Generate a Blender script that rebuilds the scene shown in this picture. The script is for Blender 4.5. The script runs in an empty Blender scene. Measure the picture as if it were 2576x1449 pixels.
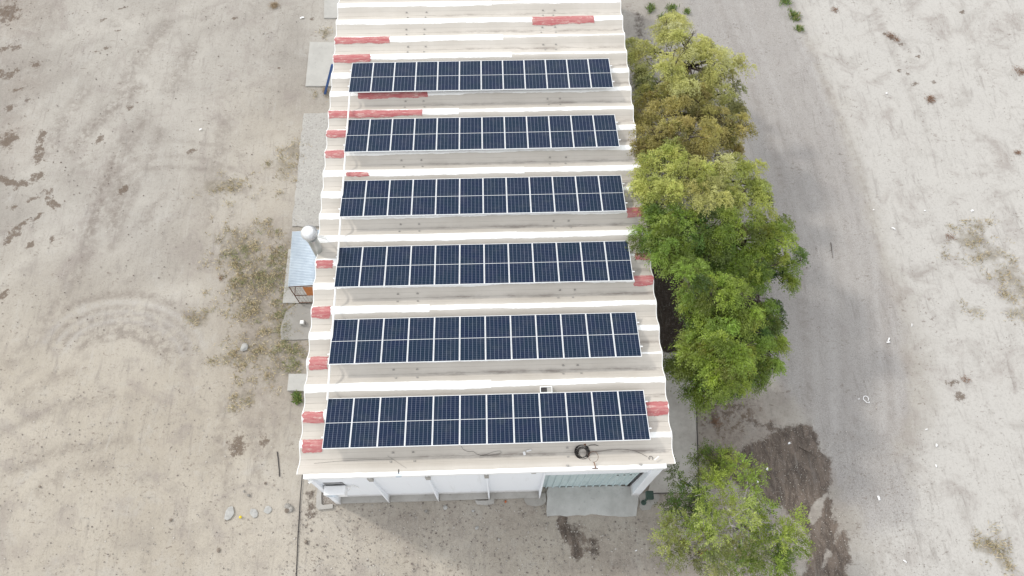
import bpy, math, random
import numpy as np
from mathutils import Vector, Matrix, Euler

random.seed(7)
rng = np.random.default_rng(11)
R = math.radians
scene = bpy.context.scene
col = scene.collection

# ------------------------------------------------------------------ camera
CAM = Vector((0.5136, -6.6135, 33.6393))
ROT = Euler((0.412835, -0.009178, -0.029707), 'XYZ')
FPX = 1840.0                                    # focal length for a 2576 px wide frame
cd = bpy.data.cameras.new("camera")
cd.sensor_width = 36.0
cd.lens = FPX / 2576.0 * 36.0
cd.clip_start = 0.1
cd.clip_end = 2000.0
cam = bpy.data.objects.new("camera", cd)
cam.location = CAM
cam.rotation_euler = ROT
col.objects.link(cam)
scene.camera = cam
M3 = ROT.to_matrix()

def at(px, py, z=0.0):
    """where the ray of photo pixel (2576 wide frame) meets height z"""
    d = M3 @ Vector(((px - 1288) / FPX, -(py - 724.5) / FPX, -1.0))
    return CAM + d * ((z - CAM.z) / d.z)

def at_y(px, py, y):
    d = M3 @ Vector(((px - 1288) / FPX, -(py - 724.5) / FPX, -1.0))
    return CAM + d * ((y - CAM.y) / d.y)

# ------------------------------------------------------------------ light
SUN_EL, SUN_AZ = R(40.0), math.atan2(-0.87, 0.49)     # sun stands up-left in the photo
world = bpy.data.worlds.new("World")
scene.world = world
world.use_nodes = True
nt = world.node_tree
nt.nodes.clear()
sky = nt.nodes.new("ShaderNodeTexSky")
sky.sky_type = 'NISHITA'
sky.sun_disc = False
sky.sun_elevation = SUN_EL
sky.sun_rotation = SUN_AZ
sky.dust_density = 1.0
hs = nt.nodes.new("ShaderNodeHueSaturation")
hs.inputs["Saturation"].default_value = 0.35
bg = nt.nodes.new("ShaderNodeBackground")
bg.inputs["Strength"].default_value = 0.15
wo = nt.nodes.new("ShaderNodeOutputWorld")
nt.links.new(sky.outputs[0], hs.inputs["Color"])
veil = nt.nodes.new("ShaderNodeMix")                  # thin white overcast drawn over the blue
veil.data_type = 'RGBA'
veil.inputs[0].default_value = 0.65
veil.inputs[7].default_value = (6.6, 6.7, 6.8, 1.0)
nt.links.new(hs.outputs[0], veil.inputs[6])
nt.links.new(veil.outputs[2], bg.inputs["Color"])
nt.links.new(bg.outputs[0], wo.inputs["Surface"])

sd = bpy.data.lights.new("sun", 'SUN')
sd.energy = 1.1
sd.angle = R(5.0)
sd.color = (1.0, 0.95, 0.87)
sun = bpy.data.objects.new("sun", sd)
trav = Vector((-math.sin(SUN_AZ) * math.cos(SUN_EL), -math.cos(SUN_AZ) * math.cos(SUN_EL), -math.sin(SUN_EL)))
sun.rotation_euler = trav.to_track_quat('-Z', 'Y').to_euler()
sun.location = (-30, 20, 40)
col.objects.link(sun)

scene.view_settings.view_transform = 'Standard'
scene.view_settings.look = 'None'
scene.view_settings.gamma = 1.0
scene.view_settings.exposure = 0.72

# ------------------------------------------------------------------ helpers
def tag(o, label=None, cat=None, group=None, kind=None):
    if label: o["label"] = label
    if cat: o["category"] = cat
    if group: o["group"] = group
    if kind: o["kind"] = kind
    return o

ORIGIN = {}
def thing(name, label, cat, loc=(0, 0, 0), group=None):
    o = bpy.data.objects.new(name, None)
    o.empty_display_size = 0.2
    o.location = loc
    col.objects.link(o)
    ORIGIN[o.name] = Vector(loc)
    return tag(o, label, cat, group)

class MB:
    def __init__(s):
        s.v = []; s.f = []
    def add(s, vs, fs):
        b = len(s.v)
        s.v += [tuple(v) for v in vs]
        s.f += [tuple(i + b for i in f) for f in fs]
        return s
    def box(s, x0, x1, y0, y1, z0, z1):
        return s.add([(x0,y0,z0),(x1,y0,z0),(x1,y1,z0),(x0,y1,z0),(x0,y0,z1),(x1,y0,z1),(x1,y1,z1),(x0,y1,z1)],
              [(0,3,2,1),(4,5,6,7),(0,1,5,4),(1,2,6,5),(2,3,7,6),(3,0,4,7)])
    def obox(s, c, ax, ay, az):
        c, ax, ay, az = map(Vector, (c, ax, ay, az))
        vs = [c + ax*i + ay*j + az*k for k in (-1,1) for i, j in ((-1,-1),(1,-1),(1,1),(-1,1))]
        return s.add(vs, [(0,3,2,1),(4,5,6,7),(0,1,5,4),(1,2,6,5),(2,3,7,6),(3,0,4,7)])
    def prism(s, pts, z0, z1):
        n = len(pts)
        # keep it counter-clockwise
        a = sum(pts[i][0]*pts[(i+1)%n][1]-pts[(i+1)%n][0]*pts[i][1] for i in range(n))
        if a < 0: pts = pts[::-1]
        vs = [(p[0],p[1],z0) for p in pts] + [(p[0],p[1],z1) for p in pts]
        fs = [tuple(range(n-1,-1,-1)), tuple(range(n,2*n))] + [(i,(i+1)%n,n+(i+1)%n,n+i) for i in range(n)]
        return s.add(vs, fs)
    def tube(s, pts, rad, n=8, cap=True):
        pts = [Vector(p) for p in pts]
        if not hasattr(rad, '__len__'): rad = [rad]*len(pts)
        vs = []; fs = []
        ref = Vector((0.31, 0.2, 0.93))
        for i, p in enumerate(pts):
            t = (pts[min(i+1,len(pts)-1)] - pts[max(i-1,0)])
            if t.length < 1e-9: t = Vector((0,0,1))
            t.normalize()
            a = t.cross(ref)
            if a.length < 1e-3: a = t.cross(Vector((1,0,0)))
            a.normalize(); b = t.cross(a)
            for k in range(n):
                g = 2*math.pi*k/n
                vs.append(p + (a*math.cos(g) + b*math.sin(g))*rad[i])
        for i in range(len(pts)-1):
            for k in range(n):
                fs.append((i*n+k, i*n+(k+1)%n, (i+1)*n+(k+1)%n, (i+1)*n+k))
        if cap:
            fs.append(tuple(range(n-1,-1,-1)))
            fs.append(tuple((len(pts)-1)*n + k for k in range(n)))
        return s.add(vs, fs)
    def lathe(s, c, prof, n=24):
        c = Vector(c); vs = []; fs = []
        for r, z in prof:
            for k in range(n):
                g = 2*math.pi*k/n
                vs.append(c + Vector((r*math.cos(g), r*math.sin(g), z)))
        for i in range(len(prof)-1):
            for k in range(n):
                fs.append((i*n+k, i*n+(k+1)%n, (i+1)*n+(k+1)%n, (i+1)*n+k))
        fs.append(tuple(range(n-1,-1,-1)))
        fs.append(tuple((len(prof)-1)*n+k for k in range(n)))
        return s.add(vs, fs)
    def build(s, name, mat, parent=None, smooth=False, bevel=0):
        me = bpy.data.meshes.new(name)
        org = Vector((0,0,0))
        if parent is not None:
            r = parent
            while r.parent: r = r.parent
            org = ORIGIN.get(r.name, r.location.copy())
        me.from_pydata([(v[0]-org.x, v[1]-org.y, v[2]-org.z) for v in s.v], [], s.f)
        me.materials.append(mat)
        if smooth:
            me.polygons.foreach_set("use_smooth", [True]*len(me.polygons))
        me.update()
        o = bpy.data.objects.new(name, me)
        col.objects.link(o)
        if parent is not None: o.parent = parent
        if bevel:
            m = o.modifiers.new("bevel", 'BEVEL'); m.width = bevel; m.segments = 2; m.limit_method = 'ANGLE'
        return o

def recentre(o, base):
    """put a single mesh thing's origin at its base point"""
    b = Vector(base)
    o.data.transform(Matrix.Translation(-b))
    o.location = b
    return o

def np_mesh(name, verts, quads, mat, parent=None, colors=None, cname="tint", loc=None):
    me = bpy.data.meshes.new(name)
    nv, nf = len(verts), len(quads)
    k = quads.shape[1]
    if loc is not None: verts = verts - np.array(loc)[None]
    me.vertices.add(nv); me.vertices.foreach_set("co", verts.astype(np.float32).ravel())
    me.loops.add(nf*k); me.loops.foreach_set("vertex_index", quads.astype(np.int32).ravel())
    me.polygons.add(nf)
    me.polygons.foreach_set("loop_start", np.arange(0, nf*k, k, dtype=np.int32))
    me.polygons.foreach_set("loop_total", np.full(nf, k, dtype=np.int32))
    me.update(calc_edges=True)
    if colors is not None:
        a = me.color_attributes.new(cname, 'FLOAT_COLOR', 'POINT')
        a.data.foreach_set("color", np.concatenate([colors, np.ones((nv,1))],1).astype(np.float32).ravel())
    me.materials.append(mat)
    o = bpy.data.objects.new(name, me); col.objects.link(o)
    if parent is not None: o.parent = parent
    return o

# ------------------------------------------------------------------ materials
class Mat:
    """small node builder"""
    def __init__(s, name, rough=0.8, spec=0.3, metal=0.0):
        s.m = bpy.data.materials.new(name); s.m.use_nodes = True
        s.t = s.m.node_tree; s.n = s.t.nodes; s.l = s.t.links
        s.b = s.n["Principled BSDF"]
        s.b.inputs["Roughness"].default_value = rough
        s.b.inputs["Specular IOR Level"].default_value = spec
        s.b.inputs["Metallic"].default_value = metal
        s._pos = None
    def pos(s):
        if s._pos is None:
            s._pos = s.n.new("ShaderNodeNewGeometry").outputs["Position"]
        return s._pos
    def obj(s):
        return s.n.new("ShaderNodeTexCoord").outputs["Object"]
    def scale(s, vec, sc):
        m = s.n.new("ShaderNodeMapping"); s.l.new(vec, m.inputs["Vector"]); m.inputs["Scale"].default_value = sc
        return m.outputs[0]
    def noise(s, scale, detail=4, rough=0.6, vec=None, dist=0.0):
        n = s.n.new("ShaderNodeTexNoise"); n.inputs["Scale"].default_value = scale
        n.inputs["Detail"].default_value = detail; n.inputs["Roughness"].default_value = rough
        n.inputs["Distortion"].default_value = dist
        s.l.new(vec if vec is not None else s.pos(), n.inputs["Vector"])
        return n.outputs["Fac"]
    def voro(s, scale, vec=None, feature='F1', out="Distance"):
        n = s.n.new("ShaderNodeTexVoronoi"); n.feature = feature; n.inputs["Scale"].default_value = scale
        s.l.new(vec if vec is not None else s.pos(), n.inputs["Vector"])
        return n.outputs[out]
    def math(s, op, a, b=None, c=None, clamp=False):
        n = s.n.new("ShaderNodeMath"); n.operation = op; n.use_clamp = clamp
        for i, x in enumerate((a, b, c)):
            if x is None: continue
            if isinstance(x, (int, float)): n.inputs[i].default_value = x
            else: s.l.new(x, n.inputs[i])
        return n.outputs[0]
    def ramp(s, fac, lo, hi, a=0.0, b=1.0):
        n = s.n.new("ShaderNodeMapRange"); n.interpolation_type = 'SMOOTHSTEP'
        s.l.new(fac, n.inputs["Value"])
        n.inputs["From Min"].default_value = lo; n.inputs["From Max"].default_value = hi
        n.inputs["To Min"].default_value = a; n.inputs["To Max"].default_value = b
        return n.outputs["Result"]
    def mix(s, fac, a, b, mode='MIX'):
        n = s.n.new("ShaderNodeMix"); n.data_type = 'RGBA'; n.blend_type = mode
        for i, x in ((0, fac), (6, a), (7, b)):
            if isinstance(x, (int, float)): n.inputs[i].default_value = x
            elif isinstance(x, tuple): n.inputs[i].default_value = (*x[:3], 1)
            else: s.l.new(x, n.inputs[i])
        return n.outputs[2]
    def attr(s, name, out="Fac"):
        n = s.n.new("ShaderNodeAttribute"); n.attribute_name = name
        return n.outputs[out]
    def color(s, c):
        if isinstance(c, tuple): s.b.inputs["Base Color"].default_value = (*c, 1)
        else: s.l.new(c, s.b.inputs["Base Color"])
        return s
    def bump(s, h, strength=0.4, dist=0.02):
        n = s.n.new("ShaderNodeBump"); n.inputs["Strength"].default_value = strength
        n.inputs["Distance"].default_value = dist
        s.l.new(h, n.inputs["Height"]); s.l.new(n.outputs[0], s.b.inputs["Normal"])
        return s

def simple(name, c, rough=0.7, spec=0.3, metal=0.0, var=0.25, sc=6.0, dark=None):
    m = Mat(name, rough, spec, metal)
    n = m.noise(sc, 5, 0.65)
    d = dark or tuple(x*(1-var) for x in c)
    m.color(m.mix(m.ramp(n, 0.35, 0.7), c, d))
    return m.m

# roof: beige coated concrete troughs
PITCH = 1.0890
RIDGE0 = -0.72
ROOF_Z = 5.95
AMP = 0.23
def roof_z(y):
    t = ((y - RIDGE0) / PITCH) % 1.0
    u = min(t, 1-t)                     # 0 at ridge, .5 valley
    fl = 0.10
    if u < fl: return ROOF_Z - 0.02*(u/fl)**2
    w = (u-fl)/(0.5-fl)
    return ROOF_Z - 0.02 - AMP*math.sin(w*math.pi/2)**1.15

def mat_roof():
    m = Mat("roof_coating", 0.75, 0.25)
    p = m.pos()
    sx = m.n.new("ShaderNodeSeparateXYZ"); m.l.new(p, sx.inputs[0])
    x, y = sx.outputs[0], sx.outputs[1]
    t = m.math('FRACT', m.math('DIVIDE', m.math('ADD', m.math('SUBTRACT', y, RIDGE0), 100*PITCH), PITCH))
    base = m.mix(m.ramp(m.noise(0.5, 4), 0.3, 0.7), (0.56,0.525,0.475), (0.505,0.47,0.42))
    st = m.noise(1.0, 5, 0.7, m.scale(p, (0.5, 5.0, 1.0)))
    base = m.mix(m.ramp(st, 0.5, 0.75, 0, 0.4), base, (0.44,0.40,0.35))
    # dirt gathered along each trough, more of it towards the right half
    dv = m.math('ABSOLUTE', m.math('SUBTRACT', t, 0.47))
    dirt = m.ramp(dv, 0.0, 0.17, 1.0, 0.0)
    dn = m.ramp(m.noise(1.2, 6, 0.75, m.scale(p, (0.6, 2.5, 1.0))), 0.42, 0.66)
    dx = m.ramp(m.math('ADD', x, m.math('MULTIPLY', m.noise(0.7, 2), 4.0)), -1.5, 1.5, 0.12, 0.75)
    base = m.mix(m.math('MULTIPLY', m.math('MULTIPLY', dirt, dn), dx), base, (0.2,0.17,0.15))
    # thin seams along the length
    for off, w, a in ((0.5, 0.008, 0.55), (0.30, 0.006, 0.25), (0.70, 0.006, 0.25)):
        d = m.math('ABSOLUTE', m.math('SUBTRACT', t, off))
        ln = m.ramp(d, w*0.5, w*1.6, a, 0.0)
        ln = m.math('MULTIPLY', ln, m.ramp(m.noise(1.5, 3), 0.3, 0.6, 0.3, 1.0))
        base = m.mix(ln, base, (0.12,0.10,0.085))
    # faint cross joints
    fx = m.math('FRACT', m.math('DIVIDE', m.math('ADD', x, 50.0), 0.305))
    j = m.ramp(m.math('ABSOLUTE', m.math('SUBTRACT', fx, 0.5)), 0.0, 0.05, 0.05, 0.0)
    base = m.mix(j, base, (0.27,0.25,0.23))
    m.color(base)
    m.bump(m.noise(60, 3), 0.15, 0.01)
    return m.m

def mat_white(name, c=(0.80,0.80,0.78), stain=0.35):
    m = Mat(name, 0.65, 0.3)
    n = m.noise(2.2, 6, 0.72)
    b = m.mix(m.ramp(n, 0.52, 0.75, 0, stain), c, (0.42,0.41,0.38))
    sp = m.noise(22, 3, 0.6)
    b = m.mix(m.ramp(sp, 0.66, 0.74, 0, 0.4), b, (0.3,0.29,0.27))
    m.color(b); m.bump(m.noise(40, 3), 0.12, 0.01)
    return m.m

def mat_red():
    m = Mat("red_primer", 0.7, 0.25)
    n = m.noise(3.5, 6, 0.7, m.scale(m.pos(), (0.5, 3, 1)))
    b = m.mix(m.ramp(n, 0.35, 0.7), (0.40,0.115,0.12), (0.48,0.235,0.22))
    b = m.mix(m.ramp(m.noise(5, 6, 0.75, m.scale(m.pos(), (0.5, 2.5, 1))), 0.54, 0.64, 0, 0.75), b, (0.60,0.48,0.43))
    m.color(b)
    return m.m

def mat_wall():
    m = Mat("white_wall_paint", 0.7, 0.25)
    p = m.pos()
    st = m.noise(1.0, 5, 0.7, m.scale(p, (4.5, 4.5, 0.35)))
    b = m.mix(m.ramp(st, 0.56, 0.8, 0, 0.35), (0.77,0.79,0.82), (0.5,0.5,0.49))
    sx = m.n.new("ShaderNodeSeparateXYZ"); m.l.new(p, sx.inputs[0])
    top = m.ramp(m.math('ADD', sx.outputs[2], m.math('MULTIPLY', m.noise(3, 4, .7, m.scale(p, (6,6,.3))), 1.2)), 5.75, 6.3, 0, 0.55)
    b = m.mix(top, b, (0.34,0.33,0.31))
    low = m.ramp(m.math('ADD', sx.outputs[2], m.math('MULTIPLY', m.noise(4, 4), -0.7)), -0.2, 0.5, 0.6, 0)
    b = m.mix(low, b, (0.42,0.39,0.35))
    m.color(b); m.bump(m.noise(30, 4), 0.15, 0.01)
    return m.m

def mat_concrete(name, c, d, crack=True, sp=0.0):
    m = Mat(name, 0.9, 0.2)
    n = m.noise(0.9, 7, 0.68)
    b = m.mix(m.ramp(n, 0.3, 0.72), c, d)
    b = m.mix(m.ramp(m.noise(6, 5, 0.7), 0.55, 0.75, 0, 0.5), b, tuple(x*0.62 for x in d))
    if sp:
        b = m.mix(m.ramp(m.noise(9, 3, 0.7), 0.54, 0.64, 0, sp), b, tuple(x*0.45 for x in d))
        b = m.mix(m.ramp(m.noise(11, 3, 0.7), 0.58, 0.66, 0, sp), b, tuple(min(.75, x*1.5) for x in c))
    m.color(b); m.bump(m.noise(18, 5, 0.7), 0.3, 0.02)
    return m.m

def mat_panel():
    m = Mat("solar_cells", 0.2, 0.12)
    uv = m.n.new("ShaderNodeUVMap").outputs[0]
    sx = m.n.new("ShaderNodeSeparateXYZ"); m.l.new(uv, sx.inputs[0])
    u, v = sx.outputs[0], sx.outputs[1]          # u 0..6, v 0..24
    def line(c, w, e):
        f = m.math('FRACT', m.math('ADD', c, 0.5))
        d = m.math('ABSOLUTE', m.math('SUBTRACT', f, 0.5))
        return m.ramp(d, w, w+e, 1.0, 0.0)
    info = m.n.new("ShaderNodeObjectInfo").outputs["Random"]
    cell = m.mix(info, (0.005,0.013,0.040), (0.010,0.019,0.044))
    cell = m.mix(m.ramp(m.noise(1.3, 3), 0.35, 0.65), cell, (0.006,0.018,0.038))
    lu = line(u, 0.012, 0.02)
    lv = line(v, 0.018, 0.03)
    # silver busbars, finer still
    fb = m.math('MULTIPLY', u, 5.0)
    bb = m.math('MULTIPLY', line(fb, 0.02, 0.03), 0.02)
    b = m.mix(bb, cell, (0.30,0.33,0.40))
    b = m.mix(m.math('MULTIPLY', lv, 0.32), b, (0.24,0.28,0.37))
    b = m.mix(m.math('MULTIPLY', lu, 0.65), b, (0.36,0.40,0.49))
    dust = m.ramp(m.noise(2.0, 6, 0.7), 0.45, 0.8, 0.0, 0.05)
    b = m.mix(dust, b, (0.4,0.38,0.34))
    m.color(b)
    return m.m

def mat_sheet(name, c, d, rough=0.45, metal=0.3, rust=0.0):
    m = Mat(name, rough, 0.4, metal)
    n = m.noise(1.6, 5, 0.7)
    b = m.mix(m.ramp(n, 0.35, 0.7), c, d)
    if rust:
        b = m.mix(m.ramp(m.noise(3.3, 6, 0.75), 0.56, 0.72, 0, rust), b, (0.20,0.09,0.045))
    m.color(b)
    return m.m

def mat_leaf(name):
    m = bpy.data.materials.new(name); m.use_nodes = True
    t = m.node_tree; t.nodes.clear()
    a = t.nodes.new("ShaderNodeAttribute"); a.attribute_name = "tint"
    d = t.nodes.new("ShaderNodeBsdfDiffuse"); tr = t.nodes.new("ShaderNodeBsdfTranslucent")
    gl = t.nodes.new("ShaderNodeBsdfGlossy"); gl.inputs["Roughness"].default_value = 0.45
    mx = t.nodes.new("ShaderNodeMixShader"); mx.inputs[0].default_value = 0.25
    m2 = t.nodes.new("ShaderNodeMixShader"); m2.inputs[0].default_value = 0.03
    o = t.nodes.new("ShaderNodeOutputMaterial")
    t.links.new(a.outputs["Color"], d.inputs["Color"]); t.links.new(a.outputs["Color"], tr.inputs["Color"])
    t.links.new(d.outputs[0], mx.inputs[1]); t.links.new(tr.outputs[0], mx.inputs[2])
    t.links.new(mx.outputs[0], m2.inputs[1]); t.links.new(gl.outputs[0], m2.inputs[2])
    t.links.new(m2.outputs[0], o.inputs["Surface"])
    return m

def mat_tint(name, rough=0.9):
    m = Mat(name, rough, 0.15)
    m.color(m.attr("tint", "Color"))
    return m.m

def mat_ground():
    m = Mat("bare_earth", 0.95, 0.1)
    p = m.pos()
    pale, wet, grass, stain, gravel, track, mulch, warm, dark_ground, light = (m.attr(k) for k in
        ("pale","wet","grass","stain","gravel","track","mulch","warm","dark_ground","light"))  # gravel also carries the painted shade of the trees
    big = m.noise(0.16, 5, 0.6, dist=0.6)
    mid = m.noise(0.75, 6, 0.66, dist=0.4)
    fine = m.noise(5.5, 6, 0.72)
    grain = m.noise(26, 4, 0.7)
    a = m.mix(m.ramp(big, 0.3, 0.7), (0.412,0.387,0.347), (0.293,0.270,0.240))
    a = m.mix(m.math('MULTIPLY', warm, 1.0), a, (0.435,0.378,0.292))
    # pale dust flats on the right
    pl = m.ramp(m.math('ADD', pale, m.math('MULTIPLY', m.math('SUBTRACT', mid, 0.5), 0.7)), 0.3, 0.75)
    a = m.mix(pl, a, (0.455,0.437,0.408))
    a = m.mix(m.ramp(mid, 0.5, 0.74, 0, 0.42), a, (0.225,0.200,0.178))
    a = m.mix(m.ramp(mid, 0.48, 0.26, 0, 0.35), a, (0.42,0.405,0.375))
    # purplish damp mottling
    a = m.mix(m.ramp(m.noise(0.42, 6, 0.7, dist=0.8), 0.50, 0.70, 0, 0.55), a, (0.255,0.222,0.202))
    # grey gravel, its colour darkened further for the shade of the trees
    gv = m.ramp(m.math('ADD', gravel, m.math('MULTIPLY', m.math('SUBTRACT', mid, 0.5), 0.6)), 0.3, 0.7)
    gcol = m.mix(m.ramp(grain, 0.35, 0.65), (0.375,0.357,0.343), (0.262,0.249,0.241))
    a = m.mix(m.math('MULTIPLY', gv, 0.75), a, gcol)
    # wheel tracks
    tw = m.noise(2.2, 5, 0.7)
    tk = m.math('MULTIPLY', track, m.ramp(tw, 0.36, 0.62, 0.1, 1.0))
    a = m.mix(m.math('MULTIPLY', tk, 0.85, clamp=True), a, (0.18,0.152,0.130))
    a = m.mix(m.math('MULTIPLY', m.math('MULTIPLY', light, m.ramp(tw, 0.34, 0.6)), 0.55, clamp=True), a, (0.47,0.455,0.44))
    # trodden brownish ground, also soft darker patches at the far left
    a = m.mix(m.math('MULTIPLY', dark_ground, m.ramp(mid, 0.30, 0.62, 0.35, 0.95)), a, m.mix(m.ramp(fine, 0.35, 0.65), (0.285,0.243,0.205), (0.185,0.152,0.127)))
    # dry weedy ground
    gs = m.ramp(m.math('ADD', grass, m.math('MULTIPLY', m.math('SUBTRACT', m.noise(1.6, 6, 0.7), 0.5), 1.1)), 0.36, 0.72)
    gc = m.mix(m.ramp(fine, 0.35, 0.65), (0.250,0.218,0.165), (0.165,0.143,0.105))
    a = m.mix(m.math('MULTIPLY', gs, 0.62), a, gc)
    # dark brown stains with ragged rims, also the darker far left corner
    ss = m.ramp(m.math('ADD', stain, m.math('MULTIPLY', m.math('SUBTRACT', m.noise(2.1, 8, 0.8), 0.5), 2.0)), 0.47, 0.62)
    a = m.mix(m.math('MULTIPLY', ss, 0.8), a, (0.115,0.083,0.060))
    # small dark litter everywhere, sparser by cluster
    lit = m.math('MULTIPLY', m.ramp(m.noise(1.0, 5, 0.72, m.scale(p, (3.6, 6.5, 1.0)), 0.6), 0.575, 0.635), m.ramp(m.noise(0.7, 5, 0.65), 0.47, 0.60))
    a = m.mix(m.math('MULTIPLY', lit, 0.62), a, (0.15,0.118,0.097))
    # wet mud
    ww = m.ramp(m.math('ADD', wet, m.math('MULTIPLY', m.math('SUBTRACT', m.noise(1.7, 9, 0.8), 0.5), 1.5)), 0.44, 0.66)
    wc = m.mix(m.ramp(m.noise(1.0, 7, 0.75, m.scale(p, (2.6, 1.0, 1.0)), .6), 0.38, 0.62), (0.150,0.117,0.094), (0.054,0.040,0.032))
    a = m.mix(m.math('MULTIPLY', ww, 0.92), a, wc)
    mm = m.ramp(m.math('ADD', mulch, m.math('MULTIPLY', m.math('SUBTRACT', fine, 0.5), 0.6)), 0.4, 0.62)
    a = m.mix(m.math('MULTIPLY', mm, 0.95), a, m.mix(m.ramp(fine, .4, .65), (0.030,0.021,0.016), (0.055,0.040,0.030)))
    # grain and pale chips
    a = m.mix(m.ramp(grain, 0.52, 0.72, 0, 0.20), a, (0.14,0.12,0.105))
    a = m.mix(m.ramp(m.noise(17, 3, 0.65), 0.60, 0.72, 0, 0.35), a, (0.52,0.49,0.45))
    ch = m.voro(4.2, out="Distance")
    chm = m.math('MULTIPLY', m.ramp(ch, 0.03, 0.07, 1.0, 0.0), m.ramp(m.noise(1.1, 3), 0.5, 0.62))
    a = m.mix(m.math('MULTIPLY', chm, 0.2), a, (0.6,0.57,0.52))
    # hand-sized mottling and drag marks
    a = m.mix(m.ramp(m.noise(9.5, 5, 0.75), 0.5, 0.74, 0, 0.42), a, (0.165,0.145,0.125))
    dr = m.noise(1.0, 6, 0.75, m.scale(p, (3.6, 0.55, 1.0)), 0.5)
    a = m.mix(m.ramp(dr, 0.52, 0.70, 0, 0.42), a, (0.20,0.178,0.162))
    a = m.mix(m.ramp(dr, 0.45, 0.28, 0, 0.26), a, (0.46,0.44,0.41))
    m.color(a)
    m.l.new(m.ramp(ww, 0, 1, 0.95, 0.72), m.b.inputs["Roughness"])
    h = m.math('ADD', m.math('MULTIPLY', fine, 0.6), m.math('MULTIPLY', grain, 0.4))
    m.bump(h, 0.55, 0.06)
    return m.m

M = {}
M["roof"] = mat_roof()
M["coat"] = mat_white("white_sealant", (0.84,0.84,0.82), 0.22)
M["coping"] = mat_white("white_coping", (0.82,0.82,0.81), 0.45)
M["red"] = mat_red()
M["wall"] = mat_wall()
M["ledge"] = mat_concrete("ledge_concrete", (0.40,0.385,0.36), (0.31,0.295,0.27))
M["slab_pale"] = mat_concrete("pale_concrete", (0.44,0.43,0.40), (0.38,0.37,0.345))
M["slab_rough"] = mat_concrete("rough_concrete", (0.40,0.385,0.355), (0.35,0.335,0.31), sp=0.45)
M["slab_worn"] = mat_concrete("worn_concrete", (0.33,0.315,0.29), (0.27,0.255,0.23))
M["apron"] = mat_concrete("grey_apron_concrete", (0.475,0.467,0.445), (0.365,0.358,0.338))
M["walk"] = mat_concrete("walkway_concrete", (0.52,0.495,0.455), (0.36,0.332,0.30))
M["cells"] = mat_panel()
M["alu"] = simple("aluminium_frame", (0.78,0.79,0.80), 0.4, 0.5, 0.0, 0.08)
M["back"] = simple("panel_backsheet", (0.6,0.6,0.6), 0.7)
M["pvc"] = simple("white_pvc", (0.82,0.82,0.80), 0.5, 0.4, 0, 0.1)
M["door"] = mat_sheet("grey_green_sheet", (0.51,0.60,0.605), (0.43,0.515,0.52), 0.5, 0.0)
M["zinc"] = mat_sheet("galvanised_sheet", (0.60,0.66,0.71), (0.50,0.56,0.62), 0.45, 0.25)
M["duct"] = mat_sheet("zinc_duct", (0.55,0.56,0.55), (0.40,0.42,0.40), 0.35, 0.6)
M["vent"] = mat_sheet("bright_zinc", (0.78,0.78,0.78), (0.68,0.68,0.68), 0.35, 0.4)
M["rust"] = mat_sheet("rusty_steel", (0.16,0.085,0.05), (0.09,0.055,0.04), 0.8, 0.1)
M["orange"] = mat_sheet("orange_board", (0.46,0.17,0.05), (0.34,0.12,0.04), 0.7, 0.0)
M["black"] = simple("black_rubber", (0.025,0.022,0.022), 0.6)
M["dark"] = simple("dark_steel", (0.05,0.045,0.045), 0.6)
M["blue"] = simple("blue_paint", (0.025,0.085,0.26), 0.5, 0.4, 0, 0.3)
M["green"] = simple("dark_green_paint", (0.030,0.060,0.045), 0.5, 0.4, 0, 0.3)
M["wood"] = simple("weathered_wood", (0.36,0.27,0.17), 0.85, 0.2, 0, 0.35, 9)
M["rock"] = simple("grey_rock", (0.36,0.34,0.31), 0.95, 0.15, 0, 0.5, 5)
M["flat_rock"] = simple("pale_flagstone", (0.40,0.395,0.375), 0.95, 0.15, 0, 0.2, 7)
M["brown_rock"] = simple("brown_rock", (0.24,0.20,0.165), 0.95, 0.15, 0, 0.5, 7)
M["scrap"] = simple("white_plastic", (0.82,0.82,0.82), 0.5, 0.4, 0, 0.08)
M["yellow"] = simple("yellow_plastic", (0.65,0.50,0.02), 0.5, 0.4, 0, 0.1)
M["terra"] = simple("terracotta", (0.40,0.12,0.05), 0.8, 0.2, 0, 0.3)
M["bark"] = simple("grey_bark", (0.46,0.43,0.40), 0.95, 0.1, 0, 0.5, 14)
M["bark_dark"] = simple("dark_bark", (0.085,0.068,0.055), 0.95, 0.1, 0, 0.5, 14)
M["leaf"] = mat_leaf("leaf")
M["tint"] = mat_tint("tinted_blade")
M["ac"] = simple("ac_white", (0.80,0.80,0.80), 0.5, 0.4, 0, 0.06)
M["ac_shade"] = simple("ac_shade_grey", (0.30,0.30,0.30), 0.9, 0.2, 0, 0.6, 4)  # dark grey for the shade painted above the air conditioner
M["wire"] = simple("grey_cable", (0.11,0.10,0.095), 0.7)
M["rope"] = simple("brown_rope", (0.22,0.12,0.07), 0.9)
M["ground"] = mat_ground()

# ------------------------------------------------------------------ ground
def axis(lo, hi, step, far):
    core = np.arange(lo, hi + step, step)
    out = []
    d, s = 0.0, step
    while d < far:
        s *= 1.7; d += s; out.append(d)
    out = np.array(out)
    return np.concatenate([lo - out[::-1], core, core[-1] + out])
GX = axis(-32, 36, 0.14, 350); GY = axis(-9, 31, 0.14, 350)
XX, YY = np.meshgrid(GX, GY)

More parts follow.
